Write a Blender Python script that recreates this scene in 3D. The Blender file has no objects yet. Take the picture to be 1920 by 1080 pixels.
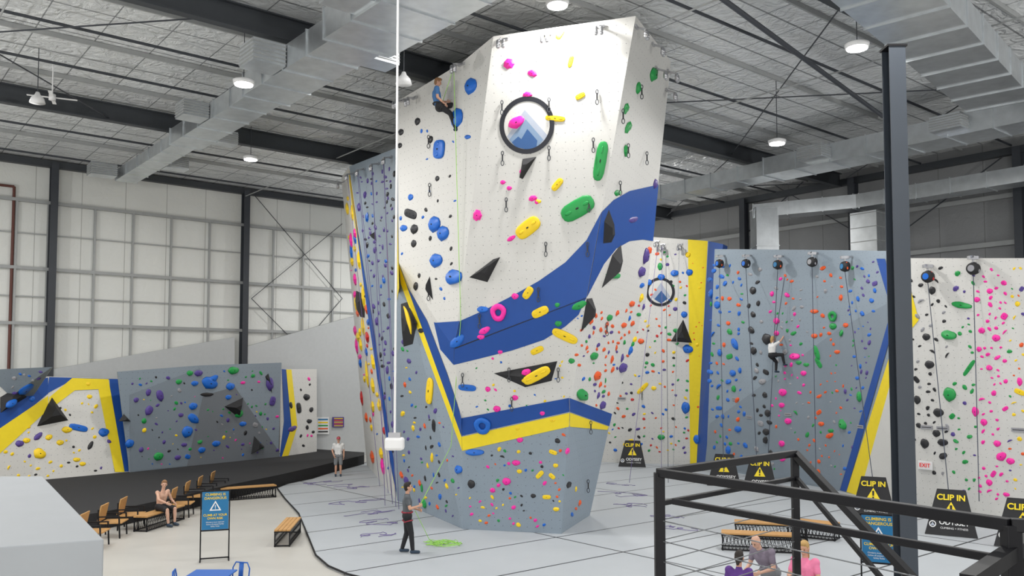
import bpy, math, random
from mathutils import Vector, Matrix, noise
from mathutils.bvhtree import BVHTree
random.seed(7)
V=Vector
# ---------------------------------------------------------------- camera model
FP=1600.0; PT=math.atan(85/1600); CAM=V((0,0,4.5))
FW=V((0,math.cos(PT),math.sin(PT))); UP=V((0,-math.sin(PT),math.cos(PT)))
def ray(u,v): return V(((u-960)/FP,0,0))+FW+UP*((615-v)/FP)
def aY(u,v,Y):
    d=ray(u,v); return CAM+d*(Y/d.y)
def aZ(u,v,z=0.0):
    d=ray(u,v); return CAM+d*((z-4.5)/d.z)
def onp(u,v,p,n):
    d=ray(u,v); return CAM+d*((p-CAM).dot(n)/d.dot(n))
def pl(a,b,c):
    n=(b-a).cross(c-a).normalized()
    if n.dot(CAM-a)<0: n=-n
    return (a,n)
A=V((0.771,0.636,0)).normalized(); B=V((-A.y,A.x,0))
def AB(a,b,z=0): return A*a+B*b+V((0,0,z))
cam=bpy.data.cameras.new('camera'); co=bpy.data.objects.new('camera',cam)
bpy.context.scene.collection.objects.link(co); bpy.context.scene.camera=co
co.location=CAM; co.rotation_euler=(math.pi/2+PT,0,0)
cam.sensor_width=36; cam.lens=30; cam.shift_y=75/1920; cam.clip_end=200; cam.clip_start=0.05
bpy.context.scene.view_settings.view_transform='Standard'
bpy.context.scene.view_settings.exposure=0.0
# ---------------------------------------------------------------- materials
def mat(name,col,rough=0.6,metal=0.0,var=0.06,scale=6.0,bump=0.0,emit=0.0,ecol=None,spec=None):
    m=bpy.data.materials.new(name); m.use_nodes=True; nt=m.node_tree; N=nt.nodes; L=nt.links
    b=N['Principled BSDF']; b.inputs['Roughness'].default_value=rough; b.inputs['Metallic'].default_value=metal
    if spec is not None: b.inputs['Specular IOR Level'].default_value=spec
    tc=N.new('ShaderNodeTexCoord'); no=N.new('ShaderNodeTexNoise'); no.inputs['Scale'].default_value=scale; no.inputs['Detail'].default_value=4
    L.new(tc.outputs['Object'],no.inputs['Vector'])
    mr=N.new('ShaderNodeMapRange'); mr.inputs['To Min'].default_value=1-var; mr.inputs['To Max'].default_value=1+var
    L.new(no.outputs['Fac'],mr.inputs['Value'])
    vm=N.new('ShaderNodeVectorMath'); vm.operation='SCALE'; vm.inputs[0].default_value=col[:3]
    L.new(mr.outputs['Result'],vm.inputs['Scale']); L.new(vm.outputs['Vector'],b.inputs['Base Color'])
    if bump:
        bp=N.new('ShaderNodeBump'); bp.inputs['Strength'].default_value=bump; bp.inputs['Distance'].default_value=0.02
        L.new(no.outputs['Fac'],bp.inputs['Height']); L.new(bp.outputs['Normal'],b.inputs['Normal'])
    if emit:
        b.inputs['Emission Color'].default_value=(*(ecol or col),1); b.inputs['Emission Strength'].default_value=emit
    return m
def gridmask(nt,coordsock,pa,pb,wa,wb,vecA,vecB):
    N=nt.nodes;L=nt.links
    outs=[]
    for vec,p,w in ((vecA,pa,wa),(vecB,pb,wb)):
        d=N.new('ShaderNodeVectorMath'); d.operation='DOT_PRODUCT'; d.inputs[1].default_value=vec
        L.new(coordsock,d.inputs[0])
        q=N.new('ShaderNodeMath'); q.operation='DIVIDE'; q.inputs[1].default_value=p; L.new(d.outputs['Value'],q.inputs[0])
        f=N.new('ShaderNodeMath'); f.operation='FRACT'; L.new(q.outputs[0],f.inputs[0])
        l=N.new('ShaderNodeMath'); l.operation='LESS_THAN'; l.inputs[1].default_value=w/p; L.new(f.outputs[0],l.inputs[0])
        outs.append(l)
    mx=N.new('ShaderNodeMath'); mx.operation='MAXIMUM'; L.new(outs[0].outputs[0],mx.inputs[0]); L.new(outs[1].outputs[0],mx.inputs[1])
    return mx.outputs[0]
def gridmat(name,col,line,pa,pb,wa,wb,vA,vB,rough=0.6,bump=0.0,nscale=2.0,var=0.05,spec=0.5,metal=0.0):
    m=mat(name,col,rough,metal,var,nscale,0); nt=m.node_tree;N=nt.nodes;L=nt.links;b=N['Principled BSDF']
    tc=[n for n in N if n.type=='TEX_COORD'][0]
    g=gridmask(nt,tc.outputs['Object'],pa,pb,wa,wb,vA,vB)
    src=b.inputs['Base Color'].links[0].from_socket
    mx=N.new('ShaderNodeMix'); mx.data_type='RGBA'; L.new(g,mx.inputs[0]); L.new(src,mx.inputs[6]); mx.inputs[7].default_value=(*line,1)
    L.new(mx.outputs[2],b.inputs['Base Color']); b.inputs['Specular IOR Level'].default_value=spec
    if bump:
        n2=N.new('ShaderNodeTexNoise'); n2.inputs['Scale'].default_value=2.2; n2.inputs['Detail'].default_value=5; n2.inputs['Distortion'].default_value=1.8
        L.new(tc.outputs['Object'],n2.inputs['Vector'])
        s=N.new('ShaderNodeMath'); s.operation='SUBTRACT'; L.new(n2.outputs['Fac'],s.inputs[0]); L.new(g,s.inputs[1])
        bp=N.new('ShaderNodeBump'); bp.inputs['Strength'].default_value=bump; bp.inputs['Distance'].default_value=0.15
        L.new(s.outputs[0],bp.inputs['Height']); L.new(bp.outputs['Normal'],b.inputs['Normal'])
    return m
def dotmat(name,col,dot,rough=0.55):
    m=mat(name,col,rough,0,0.03,0.6); nt=m.node_tree;N=nt.nodes;L=nt.links;b=N['Principled BSDF']
    uv=N.new('ShaderNodeTexCoord')
    sc=N.new('ShaderNodeVectorMath'); sc.operation='SCALE'; sc.inputs['Scale'].default_value=4.2; L.new(uv.outputs['UV'],sc.inputs[0])
    fr=N.new('ShaderNodeVectorMath'); fr.operation='FRACTION'; L.new(sc.outputs[0],fr.inputs[0])
    sb=N.new('ShaderNodeVectorMath'); sb.operation='SUBTRACT'; sb.inputs[1].default_value=(0.5,0.5,0); L.new(fr.outputs[0],sb.inputs[0])
    ln=N.new('ShaderNodeVectorMath'); ln.operation='LENGTH'; L.new(sb.outputs[0],ln.inputs[0])
    lt=N.new('ShaderNodeMath'); lt.operation='LESS_THAN'; lt.inputs[1].default_value=0.05; L.new(ln.outputs['Value'],lt.inputs[0])
    src=b.inputs['Base Color'].links[0].from_socket
    mx=N.new('ShaderNodeMix'); mx.data_type='RGBA'; L.new(lt.outputs[0],mx.inputs[0]); L.new(src,mx.inputs[6]); mx.inputs[7].default_value=(*dot,1)
    sn=N.new('ShaderNodeTexNoise'); sn.inputs['Scale'].default_value=28; sn.inputs['Detail'].default_value=3; L.new(uv.outputs['Object'],sn.inputs['Vector'])
    sm=N.new('ShaderNodeMapRange'); sm.inputs['From Min'].default_value=.62; sm.inputs['From Max'].default_value=.72; sm.inputs['To Max'].default_value=.35; L.new(sn.outputs['Fac'],sm.inputs['Value'])
    m2=N.new('ShaderNodeMix'); m2.data_type='RGBA'; L.new(sm.outputs['Result'],m2.inputs[0]); L.new(mx.outputs[2],m2.inputs[6]); m2.inputs[7].default_value=(*dot,1)
    L.new(m2.outputs[2],b.inputs['Base Color'])
    return m
M={}
M['wwhite']=dotmat('panel_white',(0.65,0.64,0.61),(0.25,0.25,0.25))
M['wgray']=dotmat('panel_gray',(0.26,0.315,0.37),(0.12,0.13,0.15))
M['wdark']=dotmat('panel_dark_gray',(0.17,0.19,0.215),(0.1,0.1,0.11))
M['wmid']=dotmat('panel_mid_gray',(0.215,0.26,0.305),(0.11,0.12,0.13))
M['pblue']=mat('paint_blue',(0.006,0.065,0.31),0.5); M['pyel']=mat('paint_yellow',(0.86,0.66,0.015),0.5)
M['pblack']=mat('paint_black',(0.012,0.013,0.02),0.5); M['pale']=mat('paint_pale',(0.4,0.44,0.52),0.5); M['pmid']=mat('paint_ridge',(0.2,0.29,0.42),0.5); M['pmtn']=mat('paint_mountain',(0.03,0.1,0.27),0.5)
M['pwhite']=mat('paint_white',(0.8,0.8,0.8),0.5)
for k,c in dict(hblue=(0.006,0.13,0.56),hpink=(0.9,0.02,0.36),hyel=(0.9,0.62,0.01),hgreen=(0.01,0.3,0.06),hblack=(0.015,0.015,0.018),hor=(0.78,0.1,0.015),hpur=(0.085,0.05,0.26),hgray=(0.3,0.3,0.32),hred=(0.55,0.02,0.02),hwhite=(0.7,0.7,0.7)).items():
    M[k]=mat('hold_'+k[1:],c,0.45,0,0.1,30,0.15)
M['vol']=mat('volume_black',(0.016,0.016,0.018),0.7,0,0.2,40,0.2)
M['steel']=mat('galvanized_steel',(0.66,0.69,0.71),0.3,0.9,0.2,3)
M['dsteel']=mat('dark_painted_steel',(0.04,0.045,0.055),0.5,0.0,0.1,2)
M['bsteel']=mat('roof_beam_steel',(0.04,0.045,0.052),0.5,0.0,0.1,2)
M['black']=mat('black_powdercoat',(0.008,0.008,0.01),0.5,0.0,spec=0.25)
M['cable']=mat('dark_steel_cable',(0.16,0.17,0.18),0.5,0.5)
M['girt']=mat('girt_metal',(0.36,0.37,0.37),0.5,0.2)
M['chrome']=mat('steel_hardware',(0.5,0.5,0.52),0.3,0.9)
M['wood']=mat('plywood',(0.5,0.27,0.09),0.5,0,0.2,12)
M['mdark']=mat('black_carpet',(0.018,0.018,0.02),0.95,0,0.3,30,0.4)
M['conc']=mat('concrete',(0.5,0.485,0.45),0.35,0,0.12,0.7)
M['mat']=gridmat('floor_mat',(0.4,0.425,0.45),(0.02,0.022,0.025),8.0,2.5,0.06,0.06,tuple(A),tuple(B),0.55,0,1.0,0.04)
M['ceil']=gridmat('ceiling_insulation',(0.84,0.86,0.87),(0.32,0.33,0.34),1.55,1.9,0.035,0.06,tuple(A),tuple(B),0.27,0.9,1.5,0.1,0.5,0.3)
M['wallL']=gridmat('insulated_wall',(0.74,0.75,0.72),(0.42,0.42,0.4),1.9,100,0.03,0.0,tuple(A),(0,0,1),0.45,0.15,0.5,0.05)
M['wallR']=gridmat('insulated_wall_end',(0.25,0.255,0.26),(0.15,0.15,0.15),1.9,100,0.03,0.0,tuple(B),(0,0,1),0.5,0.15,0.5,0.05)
M['drywall']=mat('drywall',(0.5,0.515,0.52),0.6)
M['signblue']=mat('sign_blue',(0.01,0.16,0.36),0.4); M['white']=mat('white_enamel',(0.75,0.75,0.75),0.4)
M['lamp']=mat('led_lens',(1,1,1),0.3,0,0,1,0,14.0,(1,0.99,0.97))
M['red']=mat('sprinkler_red',(0.11,0.03,0.02),0.5); M['exit']=mat('exit_red',(0.7,0.01,0.01),0.4,0,0.02,1,0,0.15,(0.9,0.02,0.01))
M['ropeP']=mat('rope_purple',(0.16,0.12,0.3),0.8); M['ropeG']=mat('rope_green',(0.3,0.6,0.1),0.8); M['ropeW']=mat('rope_grey',(0.3,0.32,0.34),0.8); M['ropeB']=mat('rope_dark',(0.04,0.05,0.08),0.8)
M['parapet']=mat('parapet_grey',(0.36,0.38,0.4),0.6)
M['blueplast']=mat('table_blue',(0.008,0.1,0.42),0.5)
for k,c in dict(skin=(0.56,0.31,0.21),skin2=(0.6,0.36,0.26),hairD=(0.02,0.015,0.012),hairB=(0.25,0.13,0.06),hairY=(0.45,0.28,0.1),tblue=(0.05,0.15,0.35),tgray=(0.09,0.1,0.11),twhite=(0.7,0.7,0.69),pantB=(0.012,0.012,0.015),shortG=(0.2,0.21,0.22),tmauve=(0.2,0.17,0.22),tpurp=(0.09,0.03,0.2),tpink=(0.75,0.2,0.35),shoe=(0.03,0.05,0.08),capp=(0.5,0.05,0.12),harn=(0.3,0.03,0.05)).items():
    M[k]=mat(k,c,0.6 if k[:4]=='skin' else 0.8,0,0.1,20)
# ---------------------------------------------------------------- mesh builder
SC=bpy.context.scene.collection
def tag(o,label=None,cat=None,group=None,kind=None):
    if label:o['label']=label
    if cat:o['category']=cat
    if group:o['group']=group
    if kind:o['kind']=kind
    return o
def _sph(nu=10,nv=7):
    vs=[V((0,0,1))]
    for i in range(1,nv):
        t=math.pi*i/nv
        for j in range(nu):
            p=2*math.pi*j/nu; vs.append(V((math.sin(t)*math.cos(p),math.sin(t)*math.sin(p),math.cos(t))))
    vs.append(V((0,0,-1))); fs=[]
    for j in range(nu): fs.append((0,1+j,1+(j+1)%nu))
    for i in range(nv-2):
        for j in range(nu):
            a=1+i*nu+j; b=1+i*nu+(j+1)%nu; fs.append((a,a+nu,b+nu,b))
    e=len(vs)-1; s=1+(nv-2)*nu
    for j in range(nu): fs.append((e,s+(j+1)%nu,s+j))
    return vs,fs
SV,SF=_sph()
class MB:
    def __init__(s): s.v=[];s.f=[];s.m=[];s.mats=[]
    def mi(s,m):
        m=M[m] if isinstance(m,str) else m
        if m not in s.mats:s.mats.append(m)
        return s.mats.index(m)
    def add(s,vs,fs,m):
        i=s.mi(m);o=len(s.v);s.v+= [V(x) for x in vs]
        for f in fs: s.f.append(tuple(a+o for a in f)); s.m.append(i)
        return s
    def poly(s,pts,m): return s.add(pts,[tuple(range(len(pts)))],m)
    def prism(s,pts,off,m):
        n=len(pts); vs=list(pts)+[p+off for p in pts]
        fs=[tuple(range(n)),tuple(range(2*n-1,n-1,-1))]+[(i,i+n,(i+1)%n+n,(i+1)%n) for i in range(n)]
        return s.add(vs,fs,m)
    def box(s,c,size,m,rot=None):
        c=V(c);h=V(size)/2;R=rot or Matrix.Identity(3)
        vs=[c+R@V((x*h.x,y*h.y,z*h.z)) for x in(-1,1) for y in(-1,1) for z in(-1,1)]
        return s.add(vs,[(0,1,3,2),(4,6,7,5),(0,4,5,1),(2,3,7,6),(0,2,6,4),(1,5,7,3)],m)
    def bar(s,p,q,w,h,m,up=V((0,0,1))):
        p=V(p);q=V(q);d=(q-p);l=d.length;d.normalize()
        if abs(d.dot(up))>0.97: up=V((0,1,0)) if abs(d.y)<.9 else V((1,0,0))
        x=d.cross(up).normalized();z=x.cross(d)
        R=Matrix((x,d,z)).transposed()
        return s.box((p+q)/2,(w,l,h),m,R)
    def tube(s,pts,r,m,n=8,cap=True):
        pts=[V(p) for p in pts]; rs=r if isinstance(r,(list,tuple)) else [r]*len(pts)
        d0=(pts[1]-pts[0]).normalized(); x=d0.orthogonal().normalized(); vs=[]
        for i,p in enumerate(pts):
            d=(pts[min(i+1,len(pts)-1)]-pts[max(i-1,0)]).normalized()
            x=(x-d*x.dot(d)).normalized(); y=d.cross(x)
            for j in range(n):
                a=2*math.pi*j/n; vs.append(p+(x*math.cos(a)+y*math.sin(a))*rs[i])
        fs=[]
        for i in range(len(pts)-1):
            for j in range(n): fs.append((i*n+j,i*n+(j+1)%n,(i+1)*n+(j+1)%n,(i+1)*n+j))
        if cap: fs+=[tuple(range(n-1,-1,-1)),tuple(range((len(pts)-1)*n,len(pts)*n))]
        return s.add(vs,fs,m)
    def ell(s,c,ax,m):
        c=V(c); return s.add([c+ax[0]*a.x+ax[1]*a.y+ax[2]*a.z for a in SV],SF,m)
    def cap(s,p,q,r1,r2,m):
        p=V(p);q=V(q)
        for c,r in((p,r1),(q,r2)): s.ell(c,(V((r,0,0)),V((0,r,0)),V((0,0,r))),m)
        if (q-p).length>1e-4: s.tube([p,q],[r1,r2],m,10)
        return s
    def obj(s,name,parent=None,smooth=False,origin=None,uv=False,bevel=0):
        me=bpy.data.meshes.new(name)
        o0=origin if origin is not None else V((0,0,0))
        me.from_pydata([tuple(v-o0) for v in s.v],[],s.f)
        for m in s.mats: me.materials.append(m)
        me.polygons.foreach_set('material_index',s.m)
        if smooth: me.polygons.foreach_set('use_smooth',[True]*len(s.f))
        if uv:
            l=me.uv_layers.new(name='uv')
            for p in me.polygons:
                n=p.normal; u=V((0,0,1)).cross(n)
                u=u.normalized() if u.length>.05 else V((1,0,0)); w=n.cross(u)
                for li in p.loop_indices:
                    c=me.vertices[me.loops[li].vertex_index].co; l.data[li].uv=(c.dot(u),c.dot(w))
        me.update()
        ob=bpy.data.objects.new(name,me); SC.objects.link(ob)
        if parent: ob.parent=parent
        elif origin is not None: ob.location=o0
        if bevel:
            b=ob.modifiers.new('b','BEVEL'); b.width=bevel; b.segments=2; b.limit_method='ANGLE'
        return ob
def empty(name,loc=(0,0,0),rz=0):
    e=bpy.data.objects.new(name,None); e.empty_display_size=0.1; SC.objects.link(e); e.location=loc; e.rotation_euler=(0,0,rz); return e
def textmesh(name,txt,size,Mx,m,parent=None,align='CENTER',bold=0.0,ext=0.002):
    c=bpy.data.curves.new(name,'FONT'); c.body=txt; c.size=size; c.align_x=align; c.align_y='CENTER'; c.extrude=ext; c.offset=bold
    o=bpy.data.objects.new('tmp',c); SC.objects.link(o); bpy.context.view_layer.update()
    dg=bpy.context.evaluated_depsgraph_get(); me=bpy.data.meshes.new_from_object(o.evaluated_get(dg)); 
    bpy.data.objects.remove(o); me.transform(Mx); me.materials.clear(); me.materials.append(M[m])
    ob=bpy.data.objects.new(name,me); SC.objects.link(ob)
    if parent: ob.parent=parent
    return ob
def basis(x,y,z,p): 
    m=Matrix((x,y,z)).transposed().to_4x4(); m.translation=p; return m
RA=Matrix.Rotation(math.atan2(A.y,A.x),3,'Z')
# ---------------------------------------------------------------- room shell
ZC=-0.06; AW=39.0; BWc=42.7; CZ=14.1
def cz(b): return CZ+0.012*(BWc-b)
a0,b0=-14,-17
o=MB().prism([AB(a0,b0,ZC),AB(AW,b0,ZC),AB(AW,BWc,ZC),AB(a0,BWc,ZC)],V((0,0,-.3)),'conc').obj('floor'); tag(o,'smooth pale beige concrete floor','floor',kind='structure')
o=MB().prism([AB(a0,b0,cz(b0)),AB(AW,b0,cz(b0)),AB(AW,BWc,cz(BWc)),AB(a0,BWc,cz(BWc))],V((0,0,.3)),'ceil').obj('ceiling'); tag(o,'white quilted insulation ceiling','ceiling',kind='structure')
o=MB().prism([AB(a0,BWc,ZC-.3),AB(AW,BWc,ZC-.3),AB(AW,BWc,CZ+.3),AB(a0,BWc,CZ+.3)],B*.3,'wallL').obj('wall_left'); tag(o,'off-white insulated metal building wall','wall',kind='structure')
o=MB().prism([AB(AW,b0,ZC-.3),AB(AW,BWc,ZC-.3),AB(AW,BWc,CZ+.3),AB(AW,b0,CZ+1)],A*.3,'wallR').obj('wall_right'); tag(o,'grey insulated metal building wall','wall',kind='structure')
def wl(u,v): return onp(u,v,AB(0,BWc-.12),B)
def wr(u,v): return onp(u,v,AB(AW-.12,0),A)
tn=[0]
def trim(mb,label,**k):
    tn[0]+=1; o=mb.obj('trim_%d'%tn[0],**k); tag(o,label,'wall framing',kind='structure'); return o
def wl2(u,v): return onp(u,v,AB(0,BWc-.5),B)
trim(MB().prism([wl2(100,692),wl2(440,632),wl2(440,760),wl2(100,760)],B*.3,'drywall'),'pale grey sloped drywall panel')
trim(MB().prism([wl2(462,650),wl2(645,598),wl2(760,570),wl2(760,870),wl2(462,870)],B*.3,'drywall'),'pale grey sloped drywall panel')
for z in (12.15,9.15,6.7):
    trim(MB().bar(AB(-8,BWc-.12,z),AB(AW,BWc-.12,z),.14,.14,'girt'),'galvanized horizontal wall girt')
trim(MB().bar(AB(-8,BWc-.15,13.9),AB(AW,BWc-.15,13.9),.3,.3,'bsteel'),'dark steel eave strut')
for z in (10.7,7.9):
    trim(MB().bar(AB(-8,BWc-.1,z),AB(AW,BWc-.1,z),.05,.05,'girt'),'thin galvanized wall rail')
for u in list(range(28,96,60))+list(range(176,440,72))+list(range(512,650,56)):
    p=wl(u,500); trim(MB().bar(V((p.x,p.y,12.15)),V((p.x,p.y,4.4)),.09,.09,'girt',up=B),'galvanized vertical wall stud')
for u in (97,459):
    p=onp(u,500,AB(0,BWc-.35),B); p=V((p.x,p.y,6.95))
    mb=MB()
    for off in(-.19,.19): mb.box(p+B*off,(.3,.03,13.9),'dsteel',RA)
    mb.box(p,(.03,.38,13.9),'dsteel',RA)
    o=mb.obj('steel_column'); tag(o,'dark grey steel wall column','column')
p=wl(22,500); o=MB().tube([(p.x,p.y,12.7),(p.x,p.y,4)],.06,'red').tube([V((p.x,p.y,12.7))-A*3,V((p.x,p.y,12.7))],.06,'red').obj('sprinkler_riser'); tag(o,'dark rust-red vertical sprinkler riser pipe','pipe')
for (a,b) in (((470,360),(640,560)),((640,420),(470,560)),((470,560),(600,690)),((640,560),(520,700))):
    o=MB().bar(wl(*a)-B*.1,wl(*b)-B*.1,.03,.03,'dsteel').obj('brace_rod'); tag(o,'thin dark diagonal wall brace rod','rod','wall brace rods')
for z in (12.0,10.0,8.0):
    trim(MB().bar(AB(AW-.12,0,z),AB(AW-.12,BWc,z),.16,.2,'girt'),'grey horizontal wall girt')
trim(MB().bar(AB(AW-.2,-5,13.9),AB(AW-.2,BWc,13.75),.3,.3,'bsteel'),'dark steel eave strut')
for u in (1395,1600,1912):
    p=onp(u,400,AB(AW-.4,0),A); p=V((p.x,p.y,6.95)); mb=MB()
    mb.box(p,(.42,.03,13.9),'dsteel',RA)
    for off in(-.2,.2): mb.box(p+A*off,(.03,.32,13.9),'dsteel',RA)
    tag(mb.obj('steel_column'),'dark grey steel wall column','column')
for (a,b) in (((1450,345),(1640,455)),((1885,292),(1700,430)),((1520,330),(1400,440))):
    tag(MB().bar(wr(*a)-A*.1,wr(*b)-A*.1,.04,.04,'dsteel').obj('brace_rod'),'thin dark diagonal wall brace rod','rod','wall brace rods')
# ---------------------------------------------------------------- roof steel
def ibeam(name,p,q,h,w,m,label,cat='beam'):
    mb=MB(); up=V((0,0,1))
    mb.bar(p+up*h/2,q+up*h/2,w,.04,m).bar(p-up*h/2,q-up*h/2,w,.04,m).bar(p,q,.03,h,m)
    return tag(mb.obj(name),label,cat,'roof beams')
for b in (32.3,21.7,11.0,0.5):
    ibeam('roof_beam',AB(-12,b,cz(b)-.42),AB(AW-.3,b,cz(b)-.42),.62,.28,'bsteel','dark grey steel roof I-beam')
for b in (40.3,36.0,28.5,25.3,17.8,14.0,6.5):
    z=cz(b)-.35
    o=MB().tube([AB(-12,b,z),AB(AW-.2,b,z)],.045,'dsteel',8).obj('sprinkler_pipe'); tag(o,'dark sprinkler pipe under the ceiling','pipe','ceiling sprinkler pipes')
for b in (38.4,34.2,30.4,26.9,23.5,19.8,16.0,12.4,9.0,4.0):
    z=cz(b)-.08
    tag(MB().bar(AB(-12,b,z),AB(AW-.2,b,z),.07,.14,'girt').obj('roof_purlin'),'thin light grey roof purlin against insulation','beam','roof purlins')
for a in (-3,3.5,17,24,33):
    o=MB().tube([AB(a,4,13.75),AB(a,42,13.55)],.025,'girt',6).obj('conduit'); tag(o,'thin grey ceiling conduit','pipe','ceiling conduits')
for (p,q_) in ((AB(20,11,13.9),AB(30,21.7,13.8)),(AB(30,11,13.9),AB(20,21.7,13.8)),(AB(30,21.7,13.7),AB(38,32,13.6)),(AB(38,21.7,13.7),AB(28,32,13.6)),(AB(-2,21.7,13.8),AB(8,32.3,13.6)),(AB(8,21.7,13.8),AB(-2,32.3,13.6)),(AB(30,12,13.8),AB(38,21,13.8))):
    tag(MB().tube([p,q_],.022,'dsteel',6).obj('brace_rod'),'thin dark diagonal roof brace rod','rod','roof brace rods')
tag(MB().tube([aZ(1330,-20,13.6),aZ(1655,218,13.4)],.07,'dsteel',8).obj('sprinkler_pipe'),'thick dark sprinkler main under the ceiling','pipe','ceiling sprinkler pipes')
tag(MB().bar(AB(-1.5,BWc-.3,12.6),AB(-1.5,32.3,13.3),.2,.25,'dsteel').obj('steel_strut'),'dark steel diagonal strut at the eave','beam')
def duct(segs,label,regs=()):
    e=empty('air_duct',segs[0][0]); tag(e,label,'duct'); L0=V(segs[0][0])
    for (p,q_,w,h) in segs:
        p=V(p)-L0;q_=V(q_)-L0; d=(q_-p); n=max(1,int(d.length/1.3)); mb=MB().bar(p,q_,w,h,'steel')
        for i in range(n+1): 
            c=p+d*(i/n); dd=d.normalized()
            mb.bar(c-dd*.02,c+dd*.02,w+.07,h+.07,'steel')
        mb.obj('duct_section',e)
    for (c,w,l,h) in regs:
        c=V(c)-L0; mb=MB().box(c,(w,l,h),'steel',RA)
        for k in range(5): mb.box(c+V((0,0,-h/2+.08+k*(h-.16)/4)),(w+.03,l+.03,.03),'girt',RA)
        mb.obj('register',e)
    return e
dz=12.95
duct([(AB(10.3,2,dz),AB(10.3,18.5,dz),1.9,.75),(AB(10.3,18.5,dz),AB(10.3,24,dz),1.45,.65),(AB(10.3,24,dz),AB(10.3,31,dz),1.15,.55),(AB(10.3,31,dz),AB(10.3,38.5,dz),.85,.45)],'long rectangular galvanized steel air duct hanging below ceiling',
   [(AB(9.2,38,dz),1.0,.7,.5),(AB(11.2,35,dz),.9,.6,.45),(AB(9.3,27.5,dz),.8,.8,.5),(AB(11.3,30,dz),.8,.6,.45),(AB(9.1,21.5,dz),.9,.9,.6),(AB(11.4,19.5,dz),1.0,.7,.5),(AB(8.9,16.5,dz),.9,.9,.6)])
duct([(aZ(1560,-130,12.85),aZ(1872,176,12.85),1.8,.7)],'wide rectangular galvanized steel air duct under ceiling')
duct([(AB(30.5,9.8,12.9),AB(30.5,20,12.9),1.5,.7),(AB(30.5,20,12.9),AB(30.5,27,12.8),1.1,.6)],'rectangular galvanized steel air duct beside end wall',[(AB(29.4,17.5,12.9),.7,1,.5),(AB(29.4,12.5,12.9),.7,1,.5),(AB(30.5,27.3,12.8),.9,.6,.45)])
duct([(AB(35.5,4,12.0),AB(35.5,19,12.0),1.0,.6),(AB(35.5,19,12.0),AB(33.5,23,11.9),1.0,.6),(AB(33.5,22.5,12.0),AB(33.5,22.5,8.5),1.0,1.0)],'galvanized duct with elbow dropping behind climbing wall',[(AB(35.5,18.6,10.2),.9,1.2,2.6)])
# ---------------------------------------------------------------- lights
LP=400
def area(p,power,size,parent=None,rot=None):
    l=bpy.data.lights.new('lamp_light','AREA'); l.energy=power; l.size=size; l.shape='DISK'; l.color=(1,0.985,0.96)
    o=bpy.data.objects.new('lamp_light',l); SC.objects.link(o); o.location=p
    if rot: o.rotation_euler=rot
    if parent: o.parent=parent
    return o
def highbay(p,pw=LP):
    e=empty('high_bay_light',p); tag(e,'bright white LED high bay light on thin rods','light','high bay lights')
    MB().tube([(0,0,.0),(0,0,.1),(0,0,.16)],[.28,.3,.14],'white',20).obj('housing',e,True)
    MB().tube([(0,0,-.03),(0,0,.005)],.25,'lamp',20).obj('lens',e)
    top=cz(p.dot(B))-p.z
    MB().tube([(0,0,.16),(0,0,top)],.012,'dsteel',6).obj('hanger',e)
    area((0,0,-.08),pw,.6,e)
for (u,v,z) in ((1045,10,13.8),(457,158,12.6),(470,299,12.9),(1607,90,12.6),(1457,269,12.2)): highbay(aZ(u,v,z))
for (a,b) in ((2,22),(2,8),(14,6),(26,2),(24,-6),(10,-6),(-4,34),(-4,14),(4,30.5)): highbay(AB(a,b,13.0))  # last one is added off-frame to brighten the bouldering walls
highbay(V((4.6,37.2,12.6)),560); highbay(V((-4,44,12.6)),450)  # both added unseen behind the tower to brighten the back walls
def added_uplight(p,tgt,power):  # fill lamp with housing and stand, added out of view to brighten the ceiling
    e=empty('added_floodlight',(p[0],p[1],ZC)); tag(e,'added unseen ceiling fill light with black housing on tall stand','light','added uplights')
    h=V((0,0,p[2]-ZC)); d=(V(tgt)-V(p)).normalized(); MB().tube([h-d*.25,h-d*.1,h-d*.02],[.15,.3,.34],'black',16).obj('housing',e)
    MB().bar(h-d*.2,(0,0,0),.05,.05,'black').box((0,0,.02),(.6,.6,.04),'black').obj('stand',e)
    area(h,power,.6,e,d.to_track_quat('-Z','Y').to_euler())
for p,t,pw in (((-9,-3,6),(-8,14,14),850),((9,-3,6),(12,14,14),850),((0,-8,6),(0,6,14),650),((-24,18,5),(-14,22,14),950),((25,18,5),(14,22,14),800),((5,49,5.5),(4,40,14),500),((-6,50,6),(-8,40,14),300)): added_uplight(p,t,pw)
def dome(p):
    e=empty('dome_pendant',p); tag(e,'white bell-shaped pendant fixture on short rod','light')
    MB().tube([(0,0,0),(0,0,.14),(0,0,.25),(0,0,.33)],[.22,.18,.08,.05],'white',20).obj('shade',e,True)
    MB().tube([(0,0,.33),(0,0,cz(p.dot(B))-p.z)],.012,'dsteel',6).obj('hanger',e)
    return e
dome(aZ(757,158,12.2)); dome(aZ(70,193,12.6))
p=aZ(98,183,13.1); e=empty('ceiling_fan',p); tag(e,'white ceiling fan with flat blades','fan')
MB().tube([(0,0,-.08),(0,0,.1)],.1,'white',16).obj('motor',e,True); MB().tube([(0,0,.1),(0,0,cz(p.dot(B))-p.z)],.02,'white',8).obj('downrod',e)
for k in range(4):
    c,s=math.cos(k*1.5708+.4),math.sin(k*1.5708+.4); MB().bar((c*.1,s*.1,0),(c*.7,s*.7,0),.11,.012,'white').obj('blade',e)
w=bpy.data.worlds.new('world'); bpy.context.scene.world=w; w.use_nodes=True
w.node_tree.nodes['Background'].inputs[0].default_value=(0.95,0.98,1,1); w.node_tree.nodes['Background'].inputs[1].default_value=0.36
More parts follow.
